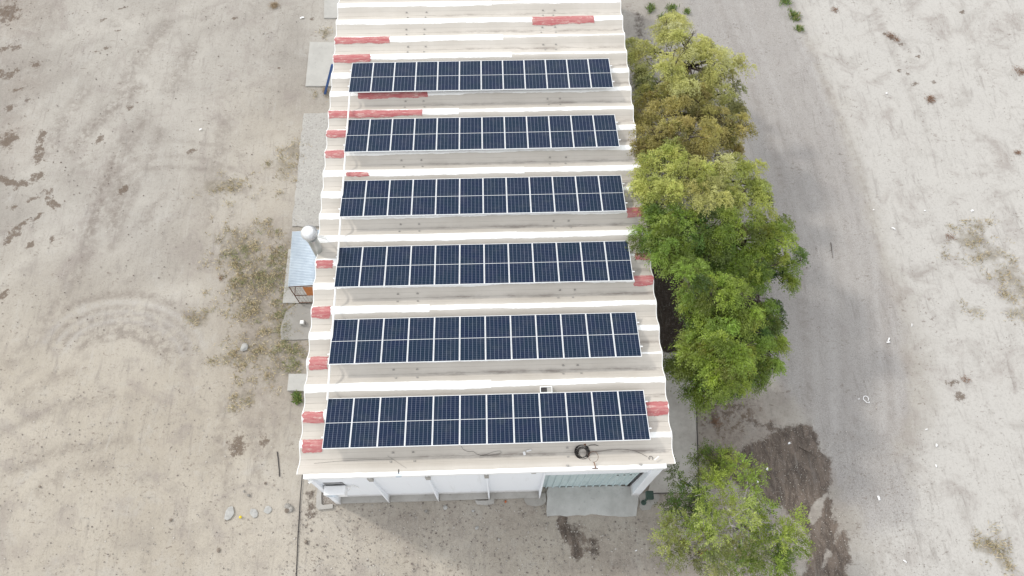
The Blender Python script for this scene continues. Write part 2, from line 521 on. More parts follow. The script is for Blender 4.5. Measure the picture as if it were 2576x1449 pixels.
def poly_sd(pts):
    """signed distance (inside positive) of every ground vertex to a closed outline"""
    d = np.full(XX.shape, 1e9); ins = np.zeros(XX.shape, bool)
    n = len(pts)
    for i in range(n):
        (x0, y0), (x1, y1) = pts[i], pts[(i+1) % n]
        ex, ey = x1-x0, y1-y0
        t = np.clip(((XX-x0)*ex + (YY-y0)*ey) / (ex*ex+ey*ey+1e-12), 0, 1)
        d = np.minimum(d, np.hypot(XX-x0-t*ex, YY-y0-t*ey))
        c = ((y0 > YY) != (y1 > YY))
        with np.errstate(divide='ignore', invalid='ignore'):
            xi = (x1-x0)*(YY-y0)/(y1-y0+1e-12) + x0
        ins ^= c & (XX < xi)
    return np.where(ins, d, -d)
def G(*pp): return [tuple(at(x, y, 0)[:2]) for x, y in pp]
def region(pp, soft):
    return np.clip(0.5 + poly_sd(G(*pp)) / (2*soft), 0, 1)
def blob(px, py, rx, ry, rot=0.0):
    c = at(px, py, 0); k = 52.0
    dx, dy = XX - c.x, YY - c.y
    cs, sn = math.cos(rot), math.sin(rot)
    a = (dx*cs + dy*sn) / (rx/k); b = (-dx*sn + dy*cs) / (ry/k)
    return np.clip(1.0 - 0.5*np.sqrt(a*a + b*b), 0, 1)
def stroke(pp, w, soft=0.12):
    d = np.full(XX.shape, 1e9); pts = G(*pp)
    for i in range(len(pts)-1):
        (x0, y0), (x1, y1) = pts[i], pts[i+1]
        ex, ey = x1-x0, y1-y0
        t = np.clip(((XX-x0)*ex + (YY-y0)*ey) / (ex*ex+ey*ey+1e-12), 0, 1)
        d = np.minimum(d, np.hypot(XX-x0-t*ex, YY-y0-t*ey))
    return np.clip(1 - (d - w) / soft, 0, 1)
def acc(lst):
    out = np.zeros(XX.shape)
    for a in lst: out = np.maximum(out, a)
    return out
def arc(cx, cy, r, a0, a1, n=14, sq=0.75):
    return [(cx + r*math.cos(R(a0+(a1-a0)*i/n)), cy - sq*r*math.sin(R(a0+(a1-a0)*i/n))) for i in range(n+1)]

mask = {}
mask["pale"] = region([(1960,-400),(2010,60),(2090,230),(2150,420),(2220,640),(2290,800),(2330,1000),(2260,1200),(2180,1300),(2150,1800),(3300,1800),(3300,-400)], 2.8)
mask["gravel"] = np.maximum(region([(1580,-300),(1960,-300),(2000,60),(2080,230),(2140,420),(2210,640),(2260,800),(2290,1000),(2240,1180),(2110,1220),(2000,1000),(1900,900),(1850,300)], 1.0),  # gravel track, with tree shade painted into the same grey
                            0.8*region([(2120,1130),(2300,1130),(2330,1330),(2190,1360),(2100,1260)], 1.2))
mask["wet"] = acc([region([(1985,1072),(2035,1065),(2060,1090),(2066,1130),(2092,1160),(2090,1250),(2100,1300),(2140,1350),(2142,1390),(2120,1500),(1990,1500),(2040,1400),(2030,1340),(1960,1270),(1900,1250),(1850,1220),(1790,1190),(1760,1120),(1860,1130),(1930,1090)], 0.5),
                   0.9*region([(1850,1048),(1900,1050),(1950,1066),(1985,1082),(1940,1090),(1880,1070)], 0.4),
                   0.95*stroke([(1413,1310),(1425,1345)], 0.16, 0.2), 0.62*blob(1465,1365,62,75,0.5), 0.8*stroke([(1428,1340),(1455,1395)], 0.14, 0.3),
                   0.62*blob(1800,1040,50,26), 0.6*blob(1850,1025,70,22),
                   region([(760,1225),(800,1225),(803,1290),(780,1330),(772,1360),(762,1360),(757,1290)], 0.5)*0.72])
mask["wet"] *= 1 - 0.85*region([(2050,1262),(2076,1246),(2068,1300),(2044,1322),(2030,1300)], 0.14)
mask["wet"] *= 1 - 0.45*acc([stroke([(2110,1330),(2085,1400)], 0.06, 0.2), stroke([(2085,1380),(2070,1430)], 0.05, 0.2)])
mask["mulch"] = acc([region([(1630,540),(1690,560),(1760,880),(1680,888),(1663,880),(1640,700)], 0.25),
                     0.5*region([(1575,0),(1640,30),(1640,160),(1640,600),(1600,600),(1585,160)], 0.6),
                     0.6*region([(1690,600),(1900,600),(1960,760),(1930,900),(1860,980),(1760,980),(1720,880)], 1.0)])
grass_spots = [(610,640,70,60),(650,690,60,80),(690,690,45,90),(620,730,60,50),(640,780,60,60),(720,640,40,60),(560,470,60,30),(600,600,60,40),
               (500,800,40,25),(640,880,60,40),(700,830,30,60),(620,1000,30,30),(740,380,30,40),(720,420,40,40),(600,900,60,26),(720,760,25,60),(735,880,40,40),(700,920,40,40),
               (2440,600,50,35),(2490,640,60,30),(2540,690,50,40),(2570,730,40,40),(2565,790,40,25),(2450,780,25,16),(2460,570,30,20),(2490,1375,45,25),(2520,1400,30,30),
               (820,85,25,20),(830,240,25,15)]
mask["grass"] = acc([0.78*blob(*g) for g in grass_spots])
mask["grass"] = np.maximum(mask["grass"], 0.42*region([(575,560),(760,560),(712,765),(706,860),(764,870),(755,1000),(620,1050),(560,900),(545,700)], 1.0))
stain_and_dark_spots = [(20,30,46,56,0),(21,349,34,46,0),(99,385,12,30,.1),(10,740,26,18,0),(80,500,26,9,.5),(95,545,24,9,.9),(60,560,30,10,.4),(75,615,20,10,.8),(40,590,16,8,.6),(125,515,14,7,.2),(130,600,12,12,0),  # first spot darkens the far left corner
               (30,520,18,10,.7),(90,160,26,16,-.5),(60,255,26,10,.5),(40,225,30,12,.2),(25,270,20,14,.4),(60,290,18,8,0),(20,690,10,10,0),(600,1120,26,36,0),(660,1110,14,18,.5),
               (262,48,18,7,.7),(310,18,16,6,.3),(240,130,14,8,0),(270,120,18,8,.4),(300,75,20,6,.2),(180,35,12,8,0),(590,45,18,8,.5),(783,45,10,9,0),(700,170,8,6,0),(330,265,20,12,.8),(250,350,26,12,.9),(310,480,22,18,.8),
               (480,380,20,12,0),(2420,1000,22,16,0),(2240,90,20,18,0),(2270,110,14,12,0),(2310,140,14,10,.4),(2285,185,10,8,0),(2420,30,12,10,0),(2400,960,25,12,0),(2300,210,16,10,.3),(2262,175,8,14,0),(2350,205,10,8,0)]
stain_lines = [([(0,448),(42,464),(80,455),(99,443)], .12),([(96,406),(99,365),(107,333)], .10),([(0,122),(31,118),(42,117)], .07),([(0,182),(16,193),(39,180)], .09),([(140,520),(122,505),(120,480)], .07),([(15,610),(28,590),(40,575)], .06)]
mask["stain"] = acc([0.78*blob(*g) for g in stain_and_dark_spots] + [0.66*stroke(pp, w, .55) for pp, w in stain_lines] + [0.52*region([(1690,985),(1900,985),(1970,1070),(1850,1110),(1770,1190),(1745,1100)], .8)])
tr = [.55*stroke([(210,230),(160,300),(120,380)], .2, .5), .55*stroke([(420,60),(350,150),(300,230)], .15, .5), .5*stroke([(560,300),(545,420),(520,560)], .12, .5), .5*stroke([(480,120),(430,220)], .2, .6), .55*stroke([(240,560),(200,680),(120,800)], .15, .5), .5*stroke([(30,900),(110,840),(180,810)], .2, .5), .5*stroke([(560,1010),(555,1120),(575,1210)], .12, .4), .45*stroke([(100,1240),(160,1190),(260,1170)], .12, .5), 0.8*stroke([(344,219),(290,265),(230,320),(177,375)], .16, .5), 0.85*stroke([(292,396),(262,470),(224,589)], .14, .45), 0.8*stroke([(313,443),(300,500),(281,573)], .12, .4), .5*stroke([(330,330),(300,370)], .2, .5), .5*stroke([(545,395),(520,480)], .12, .4), .5*stroke([(400,500),(360,560)], .1, .4)]
for r_, a0, a1, w in ((170,20,150,0.10),(195,30,160,0.07),(120,10,150,0.10),(145,20,140,0.05),(240,40,130,0.06),(100,20,120,.06)):
    tr.append(0.75*stroke(arc(310, 920, r_, a0, a1), w, 0.25))
for r_, a0, a1, w in ((230,40,140,0.06),(260,60,120,0.05),(300,60,135,0.05)):
    tr.append(0.45*stroke(arc(430, 640, r_*1.2, a0, a1, sq=.8), w, 0.2))
tr += [0.55*stroke([(360,300),(300,430),(265,540)], 0.15, 0.4), 0.5*stroke([(400,330),(340,480),(280,620)], 0.1, 0.3), 0.5*stroke([(20,1190),(160,1130),(320,1110)], 0.1, 0.3),
       0.45*stroke([(0,1090),(120,1030),(280,1000)], 0.1, 0.3), 0.4*stroke([(30,1010),(130,950),(200,930)], .12, .35),
       0.55*stroke([(620,1040),(640,1120),(650,1210)], 0.08, 0.2), 0.5*stroke([(660,1040),(640,1190)], 0.05, 0.2), 0.5*stroke([(700,1050),(680,1150)], 0.04, 0.15)]
for k in range(7):                                   # ruts down the gravel
    o_ = k*34
    tr.append((0.15+0.18*(k % 3 == 0))*stroke([(1790+o_*.9,-40),(1880+o_*.9,180),(1960+o_,420),(2010+o_,640),(2030+o_,900),(2040+o_,1100)], 0.09, 0.3))
tr += [0.3*stroke([(2190,0),(2260,160),(2330,330)], .08, .25), 0.25*stroke([(2420,0),(2440,100)], .1, .25), .25*stroke([(2310,700),(2400,640),(2500,620)], .05, .2),
       0.4*stroke([(2080,230),(2150,420),(2210,640)], .06, .4)]
mask["track"] = acc(tr)
mask["warm"] = np.clip(region([(-200,700),(250,760),(480,800),(640,300),(800,300),(800,1180),(1700,1240),(1700,1600),(-200,1700)], 4.0), 0, 1)*0.45

mask["dark_ground"] = acc([0.75*region([(1700,960),(1880,960),(1960,1040),(1980,1090),(1800,1250),(1700,1260),(1755,1120)], 1.2),
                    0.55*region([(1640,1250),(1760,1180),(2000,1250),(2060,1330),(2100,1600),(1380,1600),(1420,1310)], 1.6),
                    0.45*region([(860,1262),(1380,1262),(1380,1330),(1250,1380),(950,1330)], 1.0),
                    0.7*blob(15,25,110,120), 0.55*blob(20,345,60,80), 0.4*blob(60,200,60,60), 0.5*region([(575,560),(760,560),(712,765),(706,860),(764,870),(755,1010),(640,1050),(590,900),(560,700)], 1.2)])  # first three blobs: soft darker tone towards the far left
lt = []
for k in range(6):
    o_ = k*40 + 12
    lt.append((.22, .5, .3)[k % 3]*stroke([(1800+o_*.9,-40),(1890+o_*.9,180),(1975+o_,420),(2030+o_,640),(2045+o_,900),(2050+o_,1080)], 0.07, 0.25))
for r_ in (155, 182, 215): lt.append(0.5*stroke(arc(310, 920, r_, 15, 160), .05, .2))
mask["light"] = acc(lt)

def make_ground():
    ny, nx = XX.shape
    hz = 0.012*np.sin(XX*1.7+YY*0.6) + 0.01*np.sin(YY*2.3-XX*.9) - 0.03
    v = np.stack([XX, YY, hz], -1).reshape(-1, 3)
    i = np.arange(ny*nx).reshape(ny, nx)
    q = np.stack([i[:-1,:-1], i[:-1,1:], i[1:,1:], i[1:,:-1]], -1).reshape(-1, 4)
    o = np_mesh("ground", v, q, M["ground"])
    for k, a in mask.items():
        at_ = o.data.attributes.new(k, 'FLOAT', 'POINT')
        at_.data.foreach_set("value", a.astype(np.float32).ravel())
    o.data.polygons.foreach_set("use_smooth", [True]*len(o.data.polygons))
    tag(o, kind="structure")
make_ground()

# pavements round the hall
def slab(name, pp, z, mat, wob=0.02, kind="structure", label=None, cat=None, group=None):
    pts = []
    g = G(*pp) if kind != "world" else pp
    for i in range(len(g)):
        a, b = Vector((*g[i], 0)), Vector((*g[(i+1) % len(g)], 0))
        n = max(1, int((b-a).length/0.25))
        for k in range(n):
            p = a.lerp(b, k/n)
            j = wob if k else 0
            pts.append((p.x + random.uniform(-j, j), p.y + random.uniform(-j, j)))
    o = MB().prism(pts, -0.15, z).build(name, mat)
    c = Vector((sum(p[0] for p in pts)/len(pts), sum(p[1] for p in pts)/len(pts), 0))
    recentre(o, c)
    if label: tag(o, label, cat, group)
    else: tag(o, kind="structure")
    return o
slab("pavement", [(1668,888),(1748,888),(1752,985),(1757,1240),(1630,1240),(1640,1200)], 0.05, M["walk"])
gS = "concrete slabs along the left wall of the hall"
slab("concrete_slab", [(818,-60),(860,-60),(860,46),(815,46)], 0.04, M["slab_pale"], .01, "thing", "pale concrete slab cut off by the top edge beside the hall", "slab", gS)
slab("concrete_slab", [(780,107),(860,108),(850,218),(769,218)], 0.06, M["slab_pale"], .01, "thing", "smooth pale concrete slab beside the blue pole", "slab", gS)
slab("concrete_slab", [(765,286),(850,286),(840,572),(735,570),(752,400)], 0.03, M["slab_rough"], .05, "thing", "long rough pebbly concrete slab above the tin shed", "slab", gS)
slab("concrete_slab", [(726,628),(830,628),(830,763),(712,763)], 0.07, M["slab_pale"], .01, "thing", "pale concrete slab under the tin roofed shed", "slab", gS)
slab("concrete_slab", [(746,766),(830,764),(820,855),(708,855),(706,830),(720,785)], 0.05, M["slab_worn"], .03, "thing", "worn grey slab with a white box on it", "slab", gS)
slab("concrete_slab", [(728,942),(800,942),(800,985),(724,984)], 0.12, M["slab_pale"], .01, "thing", "small rectangular concrete step near the green weed", "slab", gS)
slab("concrete_slab", [(1375,1238),(1380,1225),(1610,1222),(1606,1250),(1600,1298),(1560,1300),(1500,1294),(1440,1297),(1376,1299)], 0.055, M["apron"], .03, "thing", "grey concrete apron in front of the sheet metal door", "slab")
# rounded kerbs at the column bases
def ring_kerb(outer, inner, label):
    o = MB()
    g0 = G(*outer); g1 = G(*inner)
    n = len(g0)
    vs = [(*p, -0.1) for p in g0] + [(*p, 0.10) for p in g0] + [(*p, 0.10) for p in g1] + [(*p, -0.1) for p in g1]
    fs = []
    for i in range(n-1):
        for k in range(3):
            a, b = k*n+i, (k+1)*n+i
            fs.append((a, a+1, b+1, b))
    fs += [(0, n, 2*n, 3*n), (n-1, 4*n-1, 3*n-1, 2*n-1)]
    o.add(vs, fs)
    ob = o.build("kerb", M["ledge"])
    recentre(ob, (g0[n//2][0], g0[n//2][1], 0))
    tag(ob, label, "kerb", "kerbs at the foot of the front wall")
ring_kerb([(803,1215),(797,1250),(797,1276),(802,1283),(838,1279)], [(812,1215),(809,1250),(810,1268),(814,1271),(838,1268)], "pale rounded kerb at the left corner of the front wall")
ring_kerb([(1196,1262),(1200,1269),(1225,1271),(1243,1267),(1244,1250)], [(1196,1259),(1204,1260),(1222,1260),(1233,1258),(1234,1250)], "pale curved kerb at the middle of the front wall")
slab("concrete_slab", [(1318,1246),(1372,1240),(1374,1262),(1365,1271),(1345,1274),(1326,1270),(1318,1258)], 0.05, M["slab_worn"], .01, "thing", "rounded grey concrete pad left of the metal door apron", "slab", "rounded pads beside the apron")
slab("concrete_slab", [(1603,1240),(1655,1240),(1660,1252),(1650,1268),(1640,1270),(1636,1282),(1615,1284),(1608,1275),(1610,1262)], 0.05, M["slab_worn"], .01, "thing", "rounded grey pad holding the dark green post", "slab", "rounded pads beside the apron")

# ------------------------------------------------------------------ the hall
hall = thing("warehouse", "long white hall with a ribbed cream roof carrying six rows of solar panels", "building", (0, 10, 0))
XL, XR, YF, YB = -7.07, 7.03, -1.84, 27.7
def roof_sheet():
    ys = []
    y = YF
    while y < YB: ys.append(y); y += PITCH/22
    xs = np.linspace(XL, XR, 48)
    n = len(xs); m = len(ys)
    V = []; F = []
    for y in ys:
        for x in xs:
            V.append((x, y, roof_z(y)))
    for y in ys:
        for x in xs:
            V.append((x, y, roof_z(y) - 0.07))
    o = n*m
    for j in range(m-1):
        for i in range(n-1):
            a = j*n+i
            F.append((a, a+1, a+n+1, a+n)); F.append((o+a, o+a+n, o+a+n+1, o+a+1))
        F.append((j*n, (j+1)*n, o+(j+1)*n, o+j*n)); F.append((j*n+n-1, o+j*n+n-1, o+(j+1)*n+n-1, (j+1)*n+n-1))
    for i in range(n-1):
        F.append((i, o+i, o+i+1, i+1)); a = (m-1)*n+i; F.append((a, a+1, o+a+1, o+a))
    return MB().add(V, F)
roof = roof_sheet().build("roof", M["roof"], hall, smooth=False)
roof.data.polygons.foreach_set("use_smooth", [True]*len(roof.data.polygons))
em = roof.modifiers.new("edge", 'EDGE_SPLIT'); em.split_angle = R(40)

def skin(x0, x1, ya, yb, lift, rag, step=0.09, ends=0.0, nrow=7):
    """thin coat painted on the roof between y curves ya(x) and yb(x), ragged edges"""
    n = max(3, int((x1-x0)/step))
    ph = [random.uniform(0, 6.28) for _ in range(8)]
    fr = [0.9, 2.1, 4.3, 8.7]
    def wob(x, k): return rag*sum(math.sin(x*fr[q] + ph[(q+k*4) % 8])/(1+q*.6) for q in range(4))/2 + random.uniform(-.25, .25)*rag
    V = []; F = []
    for i in range(n+1):
        x = x0 + (x1-x0)*i/n
        lo = ya + wob(x, 0); hi = yb + wob(x, 1)
        if hi < lo + 0.02: hi = lo + 0.02
        ex = 0
        for j in range(nrow):
            y = lo + (hi-lo)*j/(nrow-1)
            if ends and (i == 0 or i == n): ex = random.uniform(-ends, ends)
            V.append((x+ex, y, roof_z(y) + lift))
    for i in range(n):
        for j in range(nrow-1):
            a = i*nrow+j
            F.append((a, a+nrow, a+nrow+1, a+1))
    return MB().add(V, F)
ridges = [RIDGE0 + PITCH*k for k in range(-0, 26)]
for k, y in enumerate(ridges):
    if y > YB - .3: break
    wl = random.uniform(0.15, 0.19); wr = random.uniform(0.10, 0.16)
    if k in (17, 18, 3, 7): wr = 0.06
    xm = random.uniform(-2.5, 3.0)
    skin(XL+.01, xm, y-wl*0.95, y+wl*0.95, 0.004, 0.025).build("joint_strip", M["coat"], roof)
    skin(xm, XR-.01, y-wr*1.0, y+wr*0.75, 0.006, 0.028).build("joint_strip", M["coat"], roof)
reds = [(842,980,95,17),(838,932,140,18),(901,1075,236,17),(826,1062,280,16),(820,872,330,15),(816,868,381,15),(872,928,430,9),(797,838,655,17),(785,830,778,22),(778,824,908,24),(762,814,1044,20),(761,812,1116,23),
        (1338,1494,44,20),(1577,1620,525,20),(1596,1636,636,14),(1594,1642,698,22),(1626,1683,1021,26)]
for x0, x1, yc, h in reds:
    a = at(x0, yc, ROOF_Z); b = at(x1, yc, ROOF_Z)
    k = round(((a.y+b.y)/2 - RIDGE0)/PITCH); yr = RIDGE0 + PITCH*k
    yc_ = yr - .05
    hh = h/58.0/2*1.1
    skin(max(a.x, XL+.012), min(b.x, XR-.012), yc_-hh*1.15, yc_+hh, 0.018, 0.045, 0.05, 0.04).build("red_patch", M["red"], roof)

for xe in (XL, XR):
    V = []; F = []; ys = []
    y = YF
    while y < YB: ys.append(y); y += PITCH/22
    for y in ys:
        z = roof_z(y)
        V += [(xe-.014, y, z+.010), (xe+.014, y, z+.010), (xe+.014, y, z-.085), (xe-.014, y, z-.085)]
    for i in range(len(ys)-1):
        for q in range(4): F.append((i*4+q, i*4+4+q, i*4+4+(q+1) % 4, i*4+(q+1) % 4))
    F += [(0,1,2,3), (len(V)-1,len(V)-2,len(V)-3,len(V)-4)]
    MB().add(V, F).build("eave_trim", M["coat"], roof)
# walls
WY = -1.87
w = MB(); w.box(-6.8, 2.2, WY, WY+0.2, 0.12, 5.72); w.box(2.2, 6.62, WY, WY+0.2, 4.35, 5.72)
w.build("front_wall", M["wall"], hall)
MB().box(-6.8, -6.6, WY+.2, 27.4, 0, 5.55).build("side_wall", M["wall"], hall)
MB().box(6.5, 6.7, WY+.2, 27.4, 0, 5.55).build("side_wall", M["wall"], hall)
MB().box(-6.6, 6.5, 27.2, 27.4, 0, 5.55).build("rear_wall", M["wall"], hall)
# coping along the parapet
cp = MB()
xs = [-6.82 + 0.25*i for i in range(int(13.5/0.25)+1)]
V = []; F = []
for x in xs:
    j = random.uniform(-.008, .008); t = random.uniform(-.008, .008)
    V += [(x, -2.0+j, 5.72), (x, -2.0+j, 6.0+t), (x, -1.845+j, 6.01+t), (x, -1.845, 5.72)]
for i in range(len(xs)-1):
    a = i*4
    for q in range(4): F.append((a+q, a+4+q, a+4+(q+1) % 4, a+(q+1) % 4))
F += [(0,1,2,3), (len(V)-1,len(V)-2,len(V)-3,len(V)-4)]
cp.add(V, F).build("coping", M["coping"], hall)
# buttresses thin at the top, deep at the foot
for x in (-6.72, -4.50, -2.31, -0.06, 2.17):
    h = 0.03 if x > -6.7 else 0.09
    V = [(x-h, WY-.002, 5.70),(x+h, WY-.002, 5.70),(x+h, WY-.002, 0),(x-h, WY-.002, 0),(x-h, WY-.07, 5.70),(x+h, WY-.07, 5.70),(x+h, WY-.30, 0),(x-h, WY-.30, 0)]
    b_ = MB().add(V, [(0,1,2,3),(4,7,6,5),(0,4,5,1),(1,5,6,2),(2,6,7,3),(3,7,4,0)])
    b_.build("buttress", M["wall"], hall)
    if x > -6.7 and x < 2:
        MB().box(x-.085, x+.085, WY-.12, WY-.02, 4.75, 5.35).build("joint_box", M["ledge"], hall)
xsb = (-6.63, -4.545, -4.455, -2.355, -2.265, -0.105, -0.015, 2.125)
for i in range(0, 8, 2):
    MB().box(xsb[i]+.003, xsb[i+1]-.003, WY-.27, WY+.1, -.05, 0.115).build("base_ledge", M["ledge"], hall)
# heavy post right of the door
V = [(6.28, -1.5, 4.345),(6.66, -1.5, 4.345),(6.66,-1.5,0),(6.28,-1.5,0),(6.28,WY-.12,4.345),(6.66,WY-.12,4.345),(6.66,WY-.30,0),(6.28,WY-.30,0)]
MB().add(V, [(0,1,2,3),(4,7,6,5),(0,4,5,1),(1,5,6,2),(2,6,7,3),(3,7,4,0)]).build("door_post", M["wall"], hall, bevel=.02)
V = [(6.28, WY-.003, 5.70),(6.66, WY-.003, 5.70),(6.66,WY-.003,4.35),(6.28,WY-.003,4.35),(6.28,WY-.06,5.70),(6.66,WY-.06,5.70),(6.66,WY-.12,4.35),(6.28,WY-.12,4.35)]
MB().add(V, [(0,1,2,3),(4,7,6,5),(0,4,5,1),(1,5,6,2),(2,6,7,3),(3,7,4,0)]).build("door_post", M["wall"], hall)
# ribbed sheet door
DY = -1.68
V = []; F = []
prof = []
x = 2.24
while x < 6.22:
    prof += [(x, DY), (x+.21, DY), (x+.235, DY-.06), (x+.275, DY-.06), (x+.30, DY)]
    x += 0.30
prof = [p for p in prof if p[0] <= 6.27]
for px_, py_ in prof: V += [(px_, py_, 0.03), (px_, py_, 4.6)]
F = [(2*i, 2*i+2, 2*i+3, 2*i+1) for i in range(len(prof)-1)]
door = MB().add(V, F).build("sliding_door", M["door"], hall)
sm = door.modifiers.new("thick", 'SOLIDIFY'); sm.thickness = 0.02; sm.offset = -1
MB().box(6.19, 6.275, DY-.07, DY-.055, .03, 4.3).build("door_edge_rail", M["dark"], door)
for k in range(3):
    MB().box(5.25+k*.27, 5.33+k*.27, DY-.075, DY-.052, 3.05, 3.1).build("door_handle", M["dark"], door)
# little outlet holes high on the wall
for (a_, b_) in (((1050+2050/2.415)*.644, (1650+480/2.415)*.644),):
    pass

# ------------------------------------------------------------------ solar panels
PW, PL, T = 1.008, 2.03, 0.035
proto = thing("solar_panel", "proto", "solar panel", (0, 0, 0), "solar panels on the ribbed roof")
f = MB(); fw = 0.019
f.box(-PW/2, PW/2, -PL/2, -PL/2+fw, -T, 0); f.box(-PW/2, PW/2, PL/2-fw, PL/2, -T, 0)
f.box(-PW/2, -PW/2+fw, -PL/2+fw, PL/2-fw, -T, 0); f.box(PW/2-fw, PW/2, -PL/2+fw, PL/2-fw, -T, 0)
fr_ = f.build("frame", M["alu"], proto)
def cells(y0, y1):
    b = MB(); b.add([(-PW/2+fw, y0, -.006), (PW/2-fw, y0, -.006), (PW/2-fw, y1, -.006), (-PW/2+fw, y1, -.006)], [(0,1,2,3)])
    o = b.build("cell_field", M["cells"], proto)
    uv = o.data.uv_layers.new(name="UVMap")
    for l, c in zip(o.data.loops, ((0,0),(6,0),(6,12),(0,12))): uv.data[l.index].uv = c
    return o
cells(-PL/2+fw, -.008); cells(.008, PL/2-fw)
MB().box(-PW/2+fw, PW/2-fw, -.008, .008, -.012, -.004).build("centre_busbar", M["alu"], proto)
MB().add([(-PW/2+fw, -PL/2+fw, -.02), (PW/2-fw, -PL/2+fw, -.02), (PW/2-fw, PL/2-fw, -.02), (-PW/2+fw, PL/2-fw, -.02)], [(3,2,1,0)]).build("backsheet", M["back"], proto)
TILT = -0.16667
PR = 3.26708
PZ = 6.2
rown = ["row nearest the camera", "second row from the front", "third row from the front", "fourth row from the front", "fifth row from the front", "row farthest from the front wall"]
coln = ["leftmost", "second from left", "third from left", "fourth from left", "fifth from left", "sixth from left", "sixth from right", "fifth from right", "fourth from right", "third from right", "second from right", "rightmost"]
for r_ in range(6):
    for c_ in range(12):
        if r_ == 0 and c_ == 0: o = proto
        else:
            o = proto.copy(); col.objects.link(o)
            for ch in list(proto.children):
                k = ch.copy(); col.objects.link(k); k.parent = o
        o.location = (-6.12 + 1.02*(c_+.5), PR*r_, PZ + random.uniform(-.003, .003))
        o.rotation_euler = (TILT + random.uniform(-.004, .004), random.uniform(-.003, .003), 0)
        o["label"] = "dark blue gridded solar panel, %s in the %s" % (coln[c_], rown[r_])
ct, st_ = math.cos(TILT), math.sin(TILT)
for r_ in range(6):
    for s_, nm in ((-0.55, "near"), (0.55, "far")):
        yy = PR*r_ + s_*ct; zz = PZ + s_*st_ - 0.075
        t = thing("mounting_rail", "aluminium rail under the %s half of panels, %s" % (nm, rown[r_]), "rail", (0, yy, zz), "mounting rails under the solar panels")
        MB().box(-6.2, 6.22, yy-.02, yy+.02, zz-.02, zz+.034).build("rail_bar", M["alu"], t)
        for k in range(8):
            x = -5.9 + k*1.69
            MB().box(x-.02, x+.02, yy-.018, yy+.018, roof_z(yy)-.02, zz-.022).build("foot", M["alu"], t)

# white conduit down the left ends of the rows
pts = []
for r_ in range(5, -1, -1):
    yn = PR*r_ - 1.0
    pts += [(-6.09, yn+.12, PZ+.06)]
yy0 = 0.95
path = [(-6.09, PR*5-.90, PZ+.02), (-6.09, PR*5-1.03, PZ-.02)]
for r_ in range(4, -1, -1):
    path += [(-6.09, PR*r_+1.05, PZ-.10), (-6.20, PR*r_+.9, PZ-.16), (-6.20, PR*r_-.9, PZ-.02)] if False else [(-6.10, PR*r_+1.02, PZ-.13)]
    if r_: path += [(-6.10, PR*r_-.98, PZ-.045)]
# the pipe runs straight, a hand above the ridges
o = MB().tube([(-6.10, PR*5-.85, PZ-.06), (-6.10, 10.0, PZ-.06), (-6.10, 5.0, PZ-.06), (-6.10, 0.9, PZ-.06)], 0.038, 10).build("conduit_pipe", M["pvc"])
for pz_ in (): pass
recentre(o, (-6.10, 8, PZ-.1))
tag(o, "thin white conduit pipe running past the left ends of the panel rows", "pipe")

# ------------------------------------------------------------------ things on the roof and the front wall
def rz(px, py):
    p = at(px, py, ROOF_Z-.15)
    return at(px, py, roof_z(p.y)+.01)
def wire(name, pp, rad, mat, label, cat, group=None, lift=0.02):
    pts = []
    P = [rz(*q) for q in pp]
    for i in range(len(P)-1):
        for k in range(5):
            q = P[i].lerp(P[i+1], k/5); q.z = roof_z(q.y)+lift if q.y > -1.8 else 6.03+lift; pts.append(q)
    pts.append(P[-1])
    # smooth
    for _ in range(2):
        pts = [pts[0]] + [(pts[i-1]+pts[i]*2+pts[i+1])/4 for i in range(1, len(pts)-1)] + [pts[-1]]
    o = MB().tube(pts, rad, 6).build(name, mat)
    recentre(o, pts[0]); tag(o, label, cat, group)
    return o
c0 = rz(1465, 1138)
b = MB()
pts = []
for i in range(260):
    a = i*0.33; rr = 0.22 + 0.05*math.sin(i*.17) + random.uniform(-.015, .015)
    pts.append((c0.x + rr*math.cos(a)*1.05 + .03*math.sin(i*.05), c0.y + rr*math.sin(a) + .03*math.cos(i*.07), c0.z + .03 + .05*(i/260) + .02*math.sin(i*1.3)))
b.tube(pts, .007, 5)
for k in range(5):
    a0 = random.uniform(0, 6.28)
    b.tube([(c0.x+.25*math.cos(a0+q*.35)*1.2, c0.y+.27*math.sin(a0+q*.35), c0.z+.05+.02*q) for q in range(7)], .010, 5)
b.tube([(c0.x+.2, c0.y+.2, c0.z+.1), (c0.x+.32, c0.y+.24, c0.z+.14), (c0.x+.5, c0.y+.25, c0.z+.1), (c0.x+.62, c0.y+.22, c0.z+.06)], .012, 5)
coil = thing("cable_coil", "tangled coil of black cable on the roof near the parapet", "cable", c0)
b.build("loop", M["black"], coil)
kb = MB(); kb.tube([(c0.x+.10+.05*math.sin(i), c0.y+.30+.05*math.cos(i*1.7), c0.z+.08+.04*math.sin(i*2.1)) for i in range(16)], .022, 5)
kb.build("knot", M["rope"], coil)
wire("cable", [(1487,1137),(1510,1135),(1540,1131),(1570,1130),(1595,1133),(1615,1142),(1628,1149)], .007, M["wire"], "dark cable trailing from the black coil to the small ring", "cable", "cables lying on the roof")
wire("cable", [(1160,1122),(1166,1132),(1180,1137),(1190,1135),(1200,1143),(1215,1147),(1232,1146),(1255,1142),(1262,1138),(1258,1134),(1240,1137),(1222,1144),(1208,1147)], .006, M["wire"], "thin looped cable below the middle of the front panel row", "cable", "cables lying on the roof")
wire("cable", [(790,1166),(850,1160),(925,1156),(990,1155)], .004, M["wire"], "thin faint wire on the left front part of the roof", "cable", "cables lying on the roof")
wire("cable", [(975,1147),(990,1156),(1010,1170),(1023,1178)], .004, M["wire"], "short thin wire running down to the coping near the floodlight", "cable", "cables lying on the roof")
